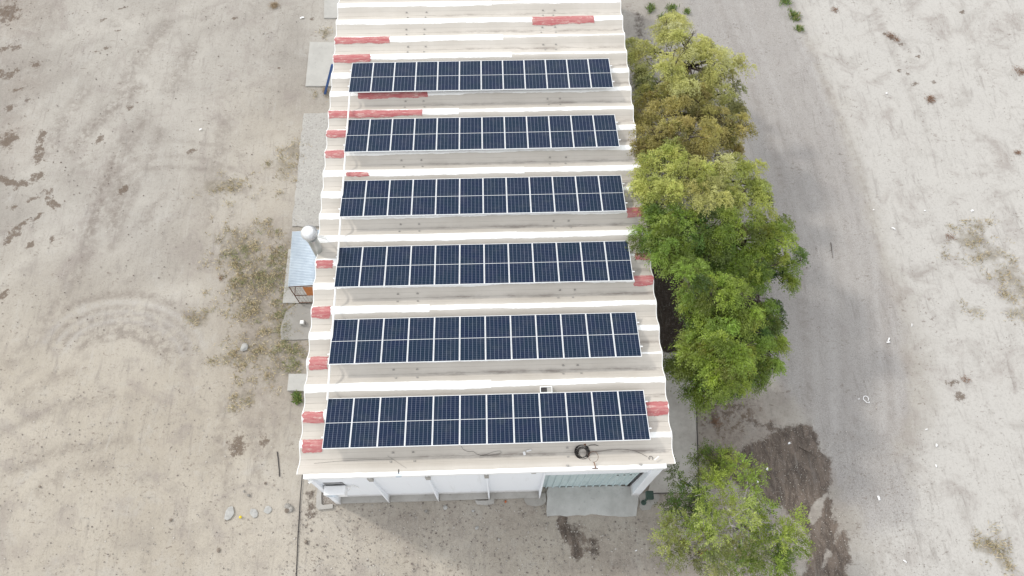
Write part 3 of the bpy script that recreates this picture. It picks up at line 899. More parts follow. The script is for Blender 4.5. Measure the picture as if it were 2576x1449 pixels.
# ring at the end of the cable
c1 = rz(1637, 1153)
o = MB().tube([(c1.x+.075*math.cos(a*.4), c1.y+.075*math.sin(a*.4), c1.z+.03) for a in range(17)], .011, 6).build("cable_ring", M["black"]); recentre(o, c1)
tag(o, "small black ring of cable beside the parapet end", "ring")
a = rz(1645, 1159); c = at(1657, 1148, 6.05)
a.z = 6.06
o = MB().tube([a, a.lerp(c, .5), c], .02, 8).build("pipe_offcut", M["pvc"]); recentre(o, a); tag(o, "short white pipe offcut lying at the right end of the coping", "pipe")
for (x, y, dx, dy, lb) in ((1319,1141,.05,.11,"upright white plastic piece on the roof below the panels"), (1330,1134,.11,.04,"flat white plastic strip on the roof left of the black coil")):
    p = rz(x, y)
    o = MB().obox(p+Vector((0,0,.03)), (dx*.9, dx*.2, 0), (-dy*.15, dy*.6, 0), (0,0,.028)).build("plastic_piece", M["scrap"], bevel=.01)
    recentre(o, p); tag(o, lb, "plastic piece", "white plastic pieces on the roof")
# roof hatch behind the front row
h0, h1 = rz(1361, 980), rz(1386, 975)
t = thing("roof_hatch", "small open roof hatch with white rim behind the front row", "hatch", (h0+h1)/2)
cx, cy, cz = ((h0+h1)/2)
cy -= .06
b = MB()
for (x0,x1,y0,y1) in ((-.24,.24,.10,.13),(-.24,.24,-.13,-.10),(-.24,-.21,-.10,.10),(.21,.24,-.10,.10)):
    b.box(cx+x0, cx+x1, cy+y0, cy+y1, cz-.1, cz+.07)
b.build("rim", M["pvc"], t)
MB().box(cx-.205, cx+.03, cy-.095, cy+.095, cz-.04, cz+.03).build("opening", M["dark"], t)
MB().box(cx+.035, cx+.205, cy-.095, cy+.095, cz-.04, cz+.045).build("cover", M["slab_pale"], t)
# little brackets fixed in pairs along the troughs
gB = "small bolt stubs in the roof troughs"
def stub(p):
    b = MB(); b.tube([p, p+Vector((0,0,.05))], .028, 7); b.box(p.x-.045, p.x+.045, p.y-.03, p.y+.03, p.z-.01, p.z+.012)
    o = b.build("bolt_stub", M["ledge"]); recentre(o, p)
    return o
ordn = ["front", "second", "third", "fourth", "fifth", "sixth", "seventh", "eighth", "ninth"]
for k, vy in enumerate([-1.26, PR*1-1.26-.0, PR*2-1.26, PR*3-1.26, PR*4-1.26, PR*5-1.26, PR*5+2.0, PR*5+3.1, PR*5+4.2]):
    yv = RIDGE0 + PITCH*(round((vy-RIDGE0)/PITCH-.5)+.5)
    for s, (dx, dn) in enumerate(((-3.6,"left"),(-2.75,"left"),(3.05,"right"),(3.7,"right"))):
        for sgn in (1, -1):
            y = yv + sgn*.17
            o = stub(Vector((dx + random.uniform(-.08,.08), y, roof_z(y))))
            tag(o, "small grey bolt stub in the %s roof trough from the parapet, %s pair" % (ordn[k], ["far left","inner left","inner right","far right"][s]) + (", upper" if sgn > 0 else ", lower"), "bolt stub", gB)
# floodlight, camera, hooks on the front wall
p = at_y((1050+1225/2.415)*.644, (1650+478/2.415)*.644, -2.0)
t = thing("floodlight", "small grey floodlight fixed under the coping above the second bay", "floodlight", p)
MB().obox(p+Vector((0,-.07,-.02)), (.10,0,0), (0,.06,-.03), (0,.02,.05)).build("lamp_body", M["zinc"], t)
MB().obox(p+Vector((.19,-.07,.03)), (.06,0,0), (0,.045,0), (0,0,.04)).build("sensor_box", M["pvc"], t)
MB().box(p.x-.02, p.x+.02, -2.02, WY, p.z-.02, p.z+.02).build("bracket", M["dark"], t)
p = at_y((1050+390/2.415)*.644, (1650+545/2.415)*.644, WY-.15)
t = thing("security_camera", "white security camera on the left corner buttress", "camera", p)
MB().tube([p+Vector((.05,-.02,-.03)), p+Vector((-.06,-.1,-.02))], .05, 10).build("camera_body", M["pvc"], t)
MB().tube([p+Vector((-.062,-.101,-.02)), p+Vector((-.072,-.106,-.019))], .035, 10).build("lens", M["black"], t)
MB().tube([p+Vector((.02,0,-.03)), Vector((p.x+.02, WY-.05, p.z+.05))], .018, 6).build("arm", M["pvc"], t)
# wire bracket and loop on the coping
p = at(1495, 1160, 6.02)
t = thing("wire_hook", "rusty wire loop hooked over the coping above the metal door", "hook", p)
MB().tube([p + Vector((.18*math.cos(a*.36+4.5)-.02, .20*math.sin(a*.36+4.5)+.16, .012)) for a in range(17)], .008, 5).build("loop", M["rust"], t)
MB().tube([p+Vector((-.02,-.04,.03)), p+Vector((.02,-.2,.03)), p+Vector((.03,-.27,-.03)), p+Vector((.0,-.29,-.3))], .02, 6).build("stem", M["rope"], t)
MB().tube([p+Vector((-.10,-.27,.0)), p+Vector((.12,-.275,.02))], .016, 6).build("crossbar", M["rust"], t)
for (px_, py_, lb) in (((1950+645/2.415)*.644, (1450+890/2.415)*.644, "small dark bracket on the coping left of the wire loop"), ((1950+1335/2.415)*.644, (1450+878/2.415)*.644, "small dark bracket on the coping near its right end")):
    p = at(px_, py_, 6.02); b = MB(); b.box(p.x-.06, p.x+.06, p.y-.03, p.y+.03, 6.02, 6.04); b.tube([p+Vector((0,0,.02)), p+Vector((0,-.08,.09))], .014, 6)
    o = b.build("bracket", M["ledge"]); recentre(o, (p.x, p.y, 6.02)); tag(o, lb, "bracket", "brackets on the coping")
# air conditioner
p0 = at_y((1050+520/2.415)*.644, (1650+582/2.415)*.644, WY); p1 = at_y((1050+722/2.415)*.644, (1650+580/2.415)*.644, WY)
zt = (p0.z+p1.z)/2; ax0, ax1 = p0.x, p1.x
t = thing("air_conditioner", "white air conditioner unit hung on the left bay of the front wall", "air conditioner", ((ax0+ax1)/2, WY, zt-.6))
MB().box(ax0, ax1, WY-.42, WY-.06, zt-.62, zt).build("casing", M["ac"], t, bevel=.02)
MB().box(ax0+.03, ax1-.03, WY-.02, WY-.002, zt-.2, zt+.42).build("ac_shade_panel", M["ac_shade"], t)  # thin dark sheet standing in for the shadow between unit and wall
for x in (ax0+.15, ax1-.15):
    MB().box(x-.02, x+.02, WY-.4, WY, zt-.67, zt-.63).build("wall_bracket", M["dark"], t)
ccx = (ax0+ax1)/2-.1
b = MB()
for rr in (.08, .14, .20, .25): b.tube([(ccx+rr*math.cos(a*.3), WY-.428, zt-.31+rr*math.sin(a*.3)) for a in range(22)], .006, 4)
b.build("fan_grille", M["zinc"], t)
MB().tube([(ax1+.01, WY-.25, zt-.45), (ax1+.14, WY-.15, zt-.42), (ax1+.2, WY-.03, zt-.3), (ax1+.28, WY-.02, zt-.25), (ax1+.35, WY-.02, zt-1.0)], .018, 6).build("hose", M["pvc"], t)
# small wall lamps / outlets in bay four
p = at_y((1950+325/2.415)*.644, (1450+952/2.415)*.644, WY)
o = MB().box(p.x-.09, p.x+.09, WY-.06, WY+.001, p.z-.05, p.z+.05).build("vent_slot", M["ledge"], hall)

# ------------------------------------------------------------------ left side: shed, turbine, pole, box
LF = at(754, 762, 0.07)                               # foot of the cage's near left corner
best = min([1.2+.02*i for i in range(90)], key=lambda z: (at(727, 721, z).xy - LF.xy).length)
SH = best
rA = at(735, 582, SH+.18); rB = at(724, 721, SH)
t = thing("shed", "tin roofed lean-to shed with rusty mesh cage against the left wall", "shed", (-7.9, LF.y+1.2, 0))
def sheet():
    n = 78; V = []; F = []
    ys = [rB.y + (rA.y-rB.y)*i/(n*4) for i in range(n*4+1)]
    xl0, xl1 = rB.x, rA.x
    for i, y in enumerate(ys):
        u = i/(n*4); z = SH + .18*u + .034*math.sin(i*2*math.pi/9.0)
        xl = xl0 + (xl1-xl0)*u
        V += [(xl, y, z), (-6.82, y, z+.22)]
    for i in range(len(ys)-1): F.append((2*i, 2*i+1, 2*i+3, 2*i+2))
    return MB().add(V, F)
s_ = sheet().build("roof_sheet", M["zinc"], t, smooth=True)
sm = s_.modifiers.new("thick", 'SOLIDIFY'); sm.thickness = .008; sm.offset = -1
def bar(p, q, r=.02): return MB().tube([p, q], r, 6).build("frame_bar", M["rust"], t)
fx0, fx1, fy0, fy1 = LF.x, -6.85, LF.y, rA.y-.15
zc = SH-.03
for (x, y) in ((fx0, fy0), (fx0, fy1), (fx1, fy0), (fx0, (fy0+fy1)/2)): bar((x, y, .05), (x, y, zc), .025)
bar((fx0, fy0, zc), (fx1, fy0, zc+.2)); bar((fx0, fy0, .1), (fx1, fy0, .1), .022); bar((fx0, fy0, zc*.5), (fx1, fy0, zc*.5), .028)
bar((fx0, fy0, zc), (fx0, fy1, zc)); bar((fx0, fy0, zc*.5), (fx0, fy1, zc*.5))
bar(((fx0+fx1)/2-.1, fy0, .05), ((fx0+fx1)/2-.1, fy0, zc+.1), .022)
b = MB()
k = 0
x = fx0
while x < fx1: b.tube([(x, fy0, .1), (x, fy0, zc)], .004, 4); x += .17
z = .2
while z < zc: b.tube([(fx0, fy0+.006, z), (fx1, fy0+.006, z)], .004, 4); z += .2
y = fy0
while y < fy1: b.tube([(fx0, y, .1), (fx0, y, zc)], .004, 4); y += .17
z = .2
while z < zc: b.tube([(fx0+.006, fy0, z), (fx0+.006, fy1, z)], .004, 4); z += .2
b.build("wire_mesh", M["rust"], t)
b = MB(); xo = at(761, 718, zc).x
V = []; F = []
for i in range(26):
    x_ = xo + (fx1-.02-xo)*i/25; V += [(x_, fy0-.03+.012*(i % 2), zc*.50), (x_, fy0-.03+.012*(i % 2), zc-.02)]
F = [(2*i, 2*i+2, 2*i+3, 2*i+1) for i in range(25)]
ob = b.add(V, F).build("orange_panel", M["orange"], t); sm = ob.modifiers.new("thick", 'SOLIDIFY'); sm.thickness = .01
tp = thing("water_pump", "dark pump standing inside the rusty cage of the shed", "pump", (-7.12, LF.y+.35, .08))
MB().tube([(-7.25, LF.y+.35, .3), (-6.95, LF.y+.35, .3)], .12, 12).build("motor", M["dark"], tp)
MB().lathe((-7.12, LF.y+.35, .08), [(.14, 0), (.12, .08), (.05, .1), (.05, .22)], 12).build("foot", M["dark"], tp)
MB().tube([(-7.2, LF.y+.35, .42), (-7.2, LF.y+.35, .8), (-7.0, LF.y+.35, .8)], .03, 8).build("pipe", M["rust"], tp)
# planks sticking out behind the shed
p0 = at(795, 566, 2.2); 
for k in range(3):
    y = p0.y - k*.17
    o = MB().box(-7.75+.08*k, -6.81, y-.05, y+.05, 2.2-.04*k, 2.24-.04*k).build("plank", M["wood"]); recentre(o, (-7.3, y, 2.2-.04*k))
    tag(o, ["weathered plank jutting out behind the turbine vent, farthest of three", "weathered plank jutting out behind the turbine vent, middle of three", "weathered plank jutting out behind the turbine vent, nearest of three"][k], "plank", "planks over the shed")

# turbine ventilator on its duct
VZ = 7.35
vc = at(775.5, 582, VZ)
t = thing("turbine_ventilator", "round spinning roof ventilator on a zinc duct beside the left eave", "ventilator", (vc.x, vc.y, 0))
MB().lathe((vc.x, vc.y, 0), [(.215, .1), (.215, 2.2), (.22, 2.21), (.22, 2.25), (.215, 2.26), (.215, 4.6), (.225, 4.61), (.225, 4.65), (.215, 4.66), (.215, 6.72), (.25, 6.76), (.25, 6.84)], 28).build("duct", M["duct"], t, smooth=False)
b = MB(); nb = 30
for k in range(nb):
    g0 = 2*math.pi*k/nb
    V = []; F = []; ns = 9
    for i in range(ns):
        u = i/(ns-1); ph_ = R(-38 + 108*u); rr = .345*math.cos(ph_)**.75 if u < .99 else .10
        z = VZ-.17 + .245*math.sin(ph_)+.03
        tw = g0 + .55*u
        for dw, dr in ((0, 0), (.235, -.028)):
            V.append((vc.x + (rr+dr)*math.cos(tw+dw), vc.y + (rr+dr)*math.sin(tw+dw), z))
    for i in range(ns-1): F.append((2*i, 2*i+1, 2*i+3, 2*i+2))
    b.add(V, F)
bl = b.build("blade", M["vent"], t, smooth=True); bl["kind"] = "stuff"
sm = bl.modifiers.new("thick", 'SOLIDIFY'); sm.thickness = .006
MB().lathe((vc.x, vc.y, VZ), [(.24, -.01), (.22, .05), (.16, .085), (.06, .10), (.0001, .102)], 28).build("cap", M["vent"], t, smooth=True)
MB().lathe((vc.x, vc.y, VZ), [(.05, -.5), (.05, -.02)], 10).build("shaft", M["dark"], t)
for (qx, qy) in ((1100/4.025, 540/4.025), (1075/4.025, 500/4.025)):
    q = at((1000+qx)*.644, (800+qy)*.644, ROOF_Z)
    d = Vector((q.x-vc.x, q.y-vc.y, 0)).normalized()
    a = Vector((vc.x, vc.y, 6.6)) + d*.21
    MB().tube([a, a.lerp(Vector((q.x, q.y, ROOF_Z+.05)), .5), Vector((q.x, q.y, ROOF_Z+.03))], .035, 6).build("brace", M["pvc"], t)

# blue post leaning by the eave
a = at(817, 234, 0.06); c = at(836, 163, 3.2)
a.z = 0.0
o = MB()
d = (c-a).normalized(); sx = d.cross(Vector((0,0,1))).normalized()*.055; up = sx.cross(d).normalized()*.055
o.obox((a+c)/2, d*((c-a).length/2), sx, up)
ob = o.build("steel_post", M["blue"], bevel=.01); recentre(ob, a); tag(ob, "blue steel post leaning against the left side of the hall", "post")
# white box on the worn slab
p = at(762, 814, .05)
t = thing("concrete_block", "small white block standing on the worn slab below the shed", "block", p)
MB().box(p.x-.11, p.x+.11, p.y-.10, p.y+.12, .05, .24).build("block_body", M["slab_pale"], t, bevel=.025)
MB().box(p.x-.085, p.x+.085, p.y-.075, p.y+.095, .235, .262).build("lid", M["pvc"], t, bevel=.01)

# green post with a box head by the apron
pt = at((1950+1418/2.415)*.644, (1450+1175/2.415)*.644, 1.15)
pb = at((1950+1362/2.415)*.644, (1450+1240/2.415)*.644, .05)
pb2 = Vector((pb.x, pb.y, .05))
t = thing("service_post", "dark green post with a box head on the rounded pad", "post", pb2)
MB().tube([pb2, Vector((pt.x, pt.y, 1.0))], .055, 8).build("post", M["green"], t)
MB().box(pt.x-.15, pt.x+.17, pt.y-.16, pt.y+.20, .98, 1.25).build("head_box", M["green"], t, bevel=.03)
MB().lathe(pb2, [(.12, 0), (.12, .03), (.06, .05)], 10).build("base_plate", M["green"], t)

# dark line on the ground at each side (buried hose edge)
def ground_line(name, pp, r, mat, label, cat, group=None, z=.015):
    pts = []
    P = [at(x, y, z) for x, y in pp]
    for i in range(len(P)-1):
        n = max(2, int((P[i+1]-P[i]).length/.35))
        for k in range(n):
            q = P[i].lerp(P[i+1], k/n); q.x += random.uniform(-.008, .008); q.z = z; pts.append(q)
    pts.append(P[-1])
    o = MB().tube(pts, r, 6).build(name, mat); recentre(o, pts[0]); tag(o, label, cat, group)
    return o
gH = "dark hoses laid along the ground"
ground_line("hose", [(762,1180),(757,1230),(750,1340),(744,1470)], .02, M["dark"], "thin dark hose on the dirt running from the hall's left corner to the bottom edge", "hose", gH)
ground_line("hose", [(1746,930),(1751,985),(1756,1140),(1758,1242)], .025, M["dark"], "thin dark hose along the outer edge of the right walkway", "hose", gH, .06)
ground_line("hose", [(1628,1242),(1660,1241),(1700,1240)], .02, M["dark"], "short dark hose along the end of the right walkway", "hose", gH, .06)
ground_line("stick", [(697,1136),(700,1160),(703,1185),(703,1199)], .022, M["dark"], "long thin dark stick on the dirt left of the front red patches", "stick", "sticks on the dirt")

# ------------------------------------------------------------------ rocks, scraps, brush
def rock(px, py, r, mat, label, cat="rock", group=None, flat=.55, z=0.0, name="rock", ang=None):
    p = at(px, py, z)
    import bmesh
    bm = bmesh.new(); bmesh.ops.create_icosphere(bm, subdivisions=2, radius=1)
    sx, sy = random.uniform(.8, 1.2), random.uniform(.75, 1.1); a = random.uniform(0, 3.14)
    f1 = [Vector((random.uniform(-1,1), random.uniform(-1,1), random.uniform(-1,1))).normalized() for _ in range(6)]
    for v in bm.verts:
        c = v.co.copy()
        for q in f1:
            d = c.dot(q)
            if d > .72: c -= q*(d-.72)*.85
        c += Vector((random.uniform(-1,1), random.uniform(-1,1), random.uniform(-1,1)))*.05
        x, y = c.x*sx, c.y*sy
        v.co = (r*(x*math.cos(a)-y*math.sin(a)), r*(x*math.sin(a)+y*math.cos(a)), r*flat*c.z)
    me = bpy.data.meshes.new(name); bm.to_mesh(me); bm.free(); me.materials.append(mat)
    o = bpy.data.objects.new(name, me); col.objects.link(o)
    o.location = (p.x, p.y, z + r*flat*.45)
    return tag(o, label, cat, group)
gR = "loose rocks on the bare ground"
rock(615, 875, .20, M["flat_rock"], "pale rounded rock left of the worn slab, largest of the loose rocks", group=gR, flat=.5)
rock(724, 1273, .17, M["rock"], "grey rock in the heap left of the front corner, uppermost", group=gR)
rock(733, 1280, .15, M["rock"], "grey rock in the heap left of the front corner, lower right", group=gR)
rock(723, 1284, .13, M["brown_rock"], "brownish rock in the heap left of the front corner, lower left", group=gR)
rock(770, 1364, .09, M["brown_rock"], "small brown rock beside the thin dark hose", group=gR)
rock(550, 1384, .09, M["brown_rock"], "small brown rock in the lower left dirt, in a dark spot", group=gR)
rock(626, 1246, .09, M["rock"], "small grey rock above the flat pale stones", group=gR)
rock(614, 1236, .06, M["rock"], "tiny grey rock just above the small rock over the flat stones", group=gR)
rock(668, 1216, .06, M["brown_rock"], "tiny brown rock left of the long dark stick's lower end", group=gR)
rock(1120, 1277, .10, M["flat_rock"], "small pale rock in the shade in front of the white wall", group=gR)
rock(1200, 1328, .09, M["flat_rock"], "small pale rock midway below the curved kerb", group=gR)
rock(1072, 1286, .08, M["rock"], "small grey rock in front of the second buttress", group=gR)
rock(1272, 1262, .06, M["terra"], "small orange brown lump right of the middle kerb", group=gR)
rock(1255, 1358, .07, M["rock"], "small grey rock in the shaded dirt near the bottom edge", group=gR)
rock(1190, 1285, .06, M["flat_rock"], "tiny pale pebble left below the middle kerb", group=gR)
rock(430, 1308, .07, M["brown_rock"], "small brown stone alone in the lower left dirt", group=gR)
rock(100, 1224, .06, M["brown_rock"], "small brown stone near the lower left edge", group=gR)
gF = "flat pale stones in the lower left dirt"
for (x, y, r_, lb) in ((577,1291,.29,"large flat pale stone, left of the yellow cup"), (638,1291,.21,"flat pale stone, right of the yellow cup"), (673,1283,.21,"flat pale stone nearest the rock heap")):
    o = rock(x, y, r_, M["flat_rock"], lb, "flagstone", gF, .10, name="flagstone")
p = at(605, 1301, 0)
o = MB().lathe((p.x, p.y, 0), [(.06, 0), (.065, .03), (.05, .06), (.02, .07)], 12).build("yellow_cup", M["yellow"]); recentre(o, p); tag(o, "small yellow plastic cup between two flat pale stones", "cup")

gW = "white scraps littering the right hand ground"
def scrap(px, py, l, wd, ang, label):
    p = at(px, py, .0); c, s = math.cos(ang), math.sin(ang)
    b = MB(); n = 5; V = []; F = []
    for i in range(n):
        u = -1 + 2*i/(n-1); hh = .02 + .025*(1-u*u)
        for v_ in (-1, 1):
            V.append((p.x + u*l*c - v_*wd*s*(1-.2*abs(u)), p.y + u*l*s + v_*wd*c*(1-.2*abs(u)), hh + random.uniform(0, .008)))
    for i in range(n-1): F.append((2*i, 2*i+2, 2*i+3, 2*i+1))
    o = b.add(V, F).build("litter_scrap", M["scrap"]); m_ = o.modifiers.new("thick", 'SOLIDIFY'); m_.thickness = .012
    recentre(o, (p.x, p.y, 0)); tag(o, label, "litter", gW)
for a in ((2235,854,.10,.03,1.0,"white strip of litter on the grey track, upper of a crossed pair"), (2234,861,.09,.03,0.1,"white strip of litter on the grey track, lower of a crossed pair"),
          (2210,1253,.10,.05,1.7,"crumpled white scrap on the dark gravel patch"), (2160,1004,.05,.015,.1,"tiny white strip left of the white string"),
          (2247,575,.10,.03,-.6,"white strip beside dark tyre marks on the pale ground"), (2326,530,.05,.03,.2,"small white scrap near the upper end of the dry grass"),
          (2293,818,.08,.02,1.3,"thin white strip on pale ground right of the crossed pair"), (2355,1120,.07,.04,1.2,"white scrap right of the grey gravel, middle height"),
          (2354,1172,.06,.03,1.6,"small upright scrap below the other near the pale ground"), (2276,1412,.08,.03,-.7,"white strip near the bottom edge right of the wet mud"),
          (2197,528,.05,.02,.3,"tiny white fleck on pale ground far right of the trees"), (2230,235,.06,.04,.2,"white fleck on pale ground near the brown twig bundle"),
          (2445,530,.08,.05,.3,"round white scrap on the pale ground at upper right"), (505,326,.08,.04,.6,"white scrap on the bare dirt left of the rough slab"), (760,45,.12,.05,.3,"white rag on the dirt near the top slab"),
          (1600,1385,.05,.02,.4,"tiny white fleck below the grey apron"), (2330,1080,.06,.02,.2,"thin white strip near the brown twig on pale ground"),
          (1875,1170,.07,.05,.4,"white stone chip on the wet mud, upper left"), (1930,1180,.07,.05,.9,"white stone chip on the wet mud, centre"), (1905,1212,.06,.05,.2,"white stone chip on the wet mud, lower"), (1985,1115,.06,.04,.5,"pale stone chip near the wet mud's top")):
    scrap(*a)
p = at(2178, 1003, .02)
o = MB().tube([(p.x+.12*math.cos(a), p.y+.13*math.sin(a), .03) for a in [(-.9+.3*i) for i in range(16)]] + [(p.x+.02, p.y-.2, .03), (p.x+.12, p.y-.2, .03), (p.x+.12, p.y-.14, .03)], .018, 6).build("string_loop", M["scrap"])
recentre(o, p); tag(o, "white loop of string on the grey track right of the trees", "string")

def blades(pts, n, h, spread, tints, lean=.7, w=.012):
    """thin bent grass blades round the given points -> vertex, quad, tint arrays"""
    P = np.asarray(pts, float)
    idx = rng.integers(0, len(P), n)
    base = np.zeros((n, 3)); base[:, :2] = P[idx, :2] + rng.normal(0, 1, (n, 2))*spread
    a = rng.uniform(0, 2*np.pi, n); L = h*rng.uniform(.5, 1.3, n); le = lean*rng.uniform(.3, 1.4, n)
    d = np.stack([np.cos(a)*np.sin(le), np.sin(a)*np.sin(le), np.cos(le)], 1)
    tip = base + d*L[:, None]; mid = base + d*L[:, None]*.5 + np.array([0, 0, .12])*L[:, None]
    s = np.stack([-np.sin(a), np.cos(a), np.zeros(n)], 1)*w
    v = np.stack([base-s, base+s, mid+s*.8, mid-s*.8, tip+s*.25, tip-s*.25], 1).reshape(-1, 3)
    i = np.arange(n)*6
    q = np.concatenate([np.stack([i, i+1, i+2, i+3], 1), np.stack([i+3, i+2, i+4, i+5], 1)])
    t = np.array(tints)[rng.integers(0, len(tints), n)]*rng.uniform(.7, 1.25, (n, 1))
    return v, q, np.repeat(t, 6, 0)
dry = [(.46,.38,.22),(.38,.29,.16),(.54,.46,.30),(.26,.21,.12),(.22,.21,.11),(.16,.13,.08)]
grn = [(.13,.22,.05),(.19,.27,.07),(.11,.18,.045),(.28,.28,.10)]
# ground cover: dry grass
cen = []
for (px_, py_, rx, ry) in grass_spots:
    c = at(px_, py_, 0)
    for _ in range(int(rx*ry/110)+2):
        cc_ = (c.x + random.gauss(0, .8)*rx/52, c.y + random.gauss(0, .8)*ry/52)
        cen += [cc_]*random.choice((1, 1, 1, 2, 4))
v, q, t_ = blades(cen, 9500, .14, .13, dry, 1.25, .010)
o = np_mesh("dry_grass", v, q, M["tint"], colors=t_); tag(o, "dry straw coloured grass tufts scattered over the bare dirt", "grass", kind="stuff")
cen2 = []
for (px_, py_, rx, ry) in ((690,700,25,70),(725,740,12,60),(745,680,10,60),(708,830,10,40),(600,640,20,16),(735,880,25,14),(700,660,30,60),(740,900,18,20),(640,700,30,40),(720,830,6,20)):
    c = at(px_, py_, 0)
    for _ in range(14): cen2.append((c.x + random.gauss(0, .9)*rx/52, c.y + random.gauss(0, .9)*ry/52))
v, q, t_ = blades(cen2, 2200, .13, .08, [(.24,.25,.12),(.19,.21,.09),(.30,.28,.16)], 1.15, .011)
o = np_mesh("low_weeds", v, q, M["tint"], colors=t_); o.name = "weed_cover"; tag(o, "low olive weeds growing along the slabs left of the hall", "weeds", kind="stuff")
# countable green weeds
gG = "green weeds on the bare ground"
for (px_, py_, r_, n, lb, tn) in ((748,1005,.13,260,"bright green weed below the small concrete step",grn),(1994,42,.24,220,"large green weed clump at the edge of the pale ground near the top",grn+[(.3,.26,.1)]),(2010,72,.12,90,"small green weed below the large clump near the top",grn),
                          (1972,3,.2,130,"green weed cut off by the top edge above the pale ground",grn),(1640,22,.2,110,"dark green weed above the top tree at the walkway",grn),(1690,20,.22,120,"dark green weed just behind the crown of the top tree",grn),(1728,30,.12,80,"tiny dark weed right of the top tree",grn),
                          (1668,45,.2,120,"low dark weed between the hall and the top tree",grn)):
    c = at(px_, py_, 0)
    pts = [(c.x + random.gauss(0, .8)*r_, c.y + random.gauss(0, .8)*r_) for _ in range(14)]
    v, q, t_ = blades(pts, int(n*1.1), .22 if r_ > .14 else .2, r_*.42, tn, .8, .02)
    o = np_mesh("green_weed", v, q, M["leaf"], colors=t_, loc=(c.x, c.y, 0)); o.location = (c.x, c.y, 0); tag(o, lb, "weed", gG)
# brown twig bundles
gT = "brown twig bundles on the dirt"
for (px_, py_, r_, n, lb) in ((2340,250,.38,130,"brown twig bundle alone on the pale ground right"),(2568,180,.42,120,"brown twig bundle at the right edge, upper"),(2560,385,.2,50,"small brown twig bundle at the right edge below the larger one"),(2240,90,.35,70,"thin brown twig patch on pale ground near the top right"),
                          (2100,25,.3,60,"brown twig patch near the top centre right"),(2255,100,.25,50,"brown twig patch right beside the thin one"),(2390,598,.3,50,"brown twigs left above the dry grass at right"),(690,14,.32,190,"straw heap at the top edge left of the hall"),(556,700,.1,20,"tiny twig tuft in the weedy dirt"),
                          (820,228,.22,110,"straw heap at the foot of the blue post"),(2430,955,.25,40,"twig patch right of the grey track"),(1800,1060,.3,60,"dark twig litter below the front green tree")):
    c = at(px_, py_, 0); b = MB()
    for _ in range(n):
        a = random.uniform(0, 6.28); x = c.x + random.gauss(0, .4)*r_; y = c.y + random.gauss(0, .35)*r_; l = random.uniform(.06, .22); e = random.uniform(-.05, .5)
        p_ = Vector((x, y, random.uniform(.005, .06))); d = Vector((math.cos(a), math.sin(a), e*.4))*l
        b.tube([p_, p_+d*.5+Vector((random.uniform(-.01,.01), random.uniform(-.01,.01), 0)), p_+d], [.007, .006, .003], 4, cap=False)
    o = b.build("twig_bundle", M["wood"] if "straw" in lb else M["rope"]); recentre(o, (c.x, c.y, 0)); tag(o, lb, "twigs", gT)
# plank and pot by the lower tree
c = at(1771, 1193, .05); o = MB().obox(c, (.075, .035, 0), (-.13, .26, .0), (0,0,.025)).build("plank", M["wood"], bevel=.005); recentre(o, c); tag(o, "short pale plank on the ground above the lower tree", "plank")
c = at(1764, 1392, 0)
o = MB().lathe((c.x, c.y, 0), [(.13, 0), (.19, .30), (.21, .30), (.21, .35), (.185, .35), (.17, .30), (.15, .22)], 18).build("clay_pot", M["terra"], smooth=False); recentre(o, (c.x, c.y, 0)); tag(o, "terracotta pot on the ground under the lower tree", "pot")
gP = "loose branches on the ground"
for (x0,y0,x1,y1,r_,lb) in ((1820,1135,1850,1150,.03,"dark branch on the mud above the lower tree"),(1755,1015,1775,1000,.03,"pale stick at the walkway edge under the front green tree"),(2010,1125,2040,1140,.025,"dark stick on the wet mud"),(2090,610,2095,650,.02,"dark stick on the grey track right of the trees"),(1765,1010,1772,1030,.04,"short broken board at the walkway edge")):
    a, c = at(x0, y0, .04), at(x1, y1, .03); mid = a.lerp(c, .5) + Vector((random.uniform(-.06,.06), random.uniform(-.06,.06), .02))
    b = MB().tube([a, mid, c], [r_, r_*.8, r_*.4], 6); b.tube([mid, mid+(c-a).cross(Vector((0,0,1))).normalized()*.18+(c-a)*.15], [r_*.5, r_*.2], 5)
    o = b.build("branch", M["bark_dark"] if "pale" not in lb else M["wood"]); recentre(o, a); tag(o, lb, "branch", gP)

# pebbles
def pebbles(n, pp, name, label, cols, rmin=.012, rmax=.05):
    g = np.array(G(*pp)); lo, hi = g.min(0), g.max(0)
    P = rng.uniform(lo, hi, (n*3, 2))
    ins = np.zeros(len(P), bool); m = len(g)
    for i in range(m):
        (x0, y0), (x1, y1) = g[i], g[(i+1) % m]
        c = (y0 > P[:,1]) != (y1 > P[:,1])
        ins ^= c & (P[:,0] < (x1-x0)*(P[:,1]-y0)/(y1-y0+1e-12)+x0)
    P = P[ins][:n]; n = len(P)
    r = rmin + (rmax-rmin)*rng.random(n)**3.5
    a = rng.uniform(0, 6.28, n)
    base = np.array([(1,0,0),(0.2,1,0),(-1,.1,0),(0,-.9,0),(.1,.05,.8)])
    jit = base[None]*(1+rng.uniform(-.35, .35, (n, 5, 3)))
    c, s = np.cos(a)[:, None], np.sin(a)[:, None]
    x = jit[..., 0]*c - jit[..., 1]*s; y = jit[..., 0]*s + jit[..., 1]*c
    v = np.stack([x*r[:, None]+P[:, :1], y*r[:, None]+P[:, 1:], jit[..., 2]*r[:, None]+.0], -1).reshape(-1, 3)
    i = np.arange(n)*5
    q = np.concatenate([np.stack([i+k, i+(k+1) % 4, i+4], 1) for k in range(4)])
    t = np.array(cols)[rng.integers(0, len(cols), n)]*rng.uniform(.75, 1.2, (n, 1))
    o = np_mesh(name, v, q, M["tint"], colors=np.repeat(t, 5, 0)); tag(o, label, "gravel", kind="stuff")
pc = [(.36,.33,.29),(.30,.27,.24),(.43,.40,.36),(.22,.19,.17),(.20,.17,.15)]
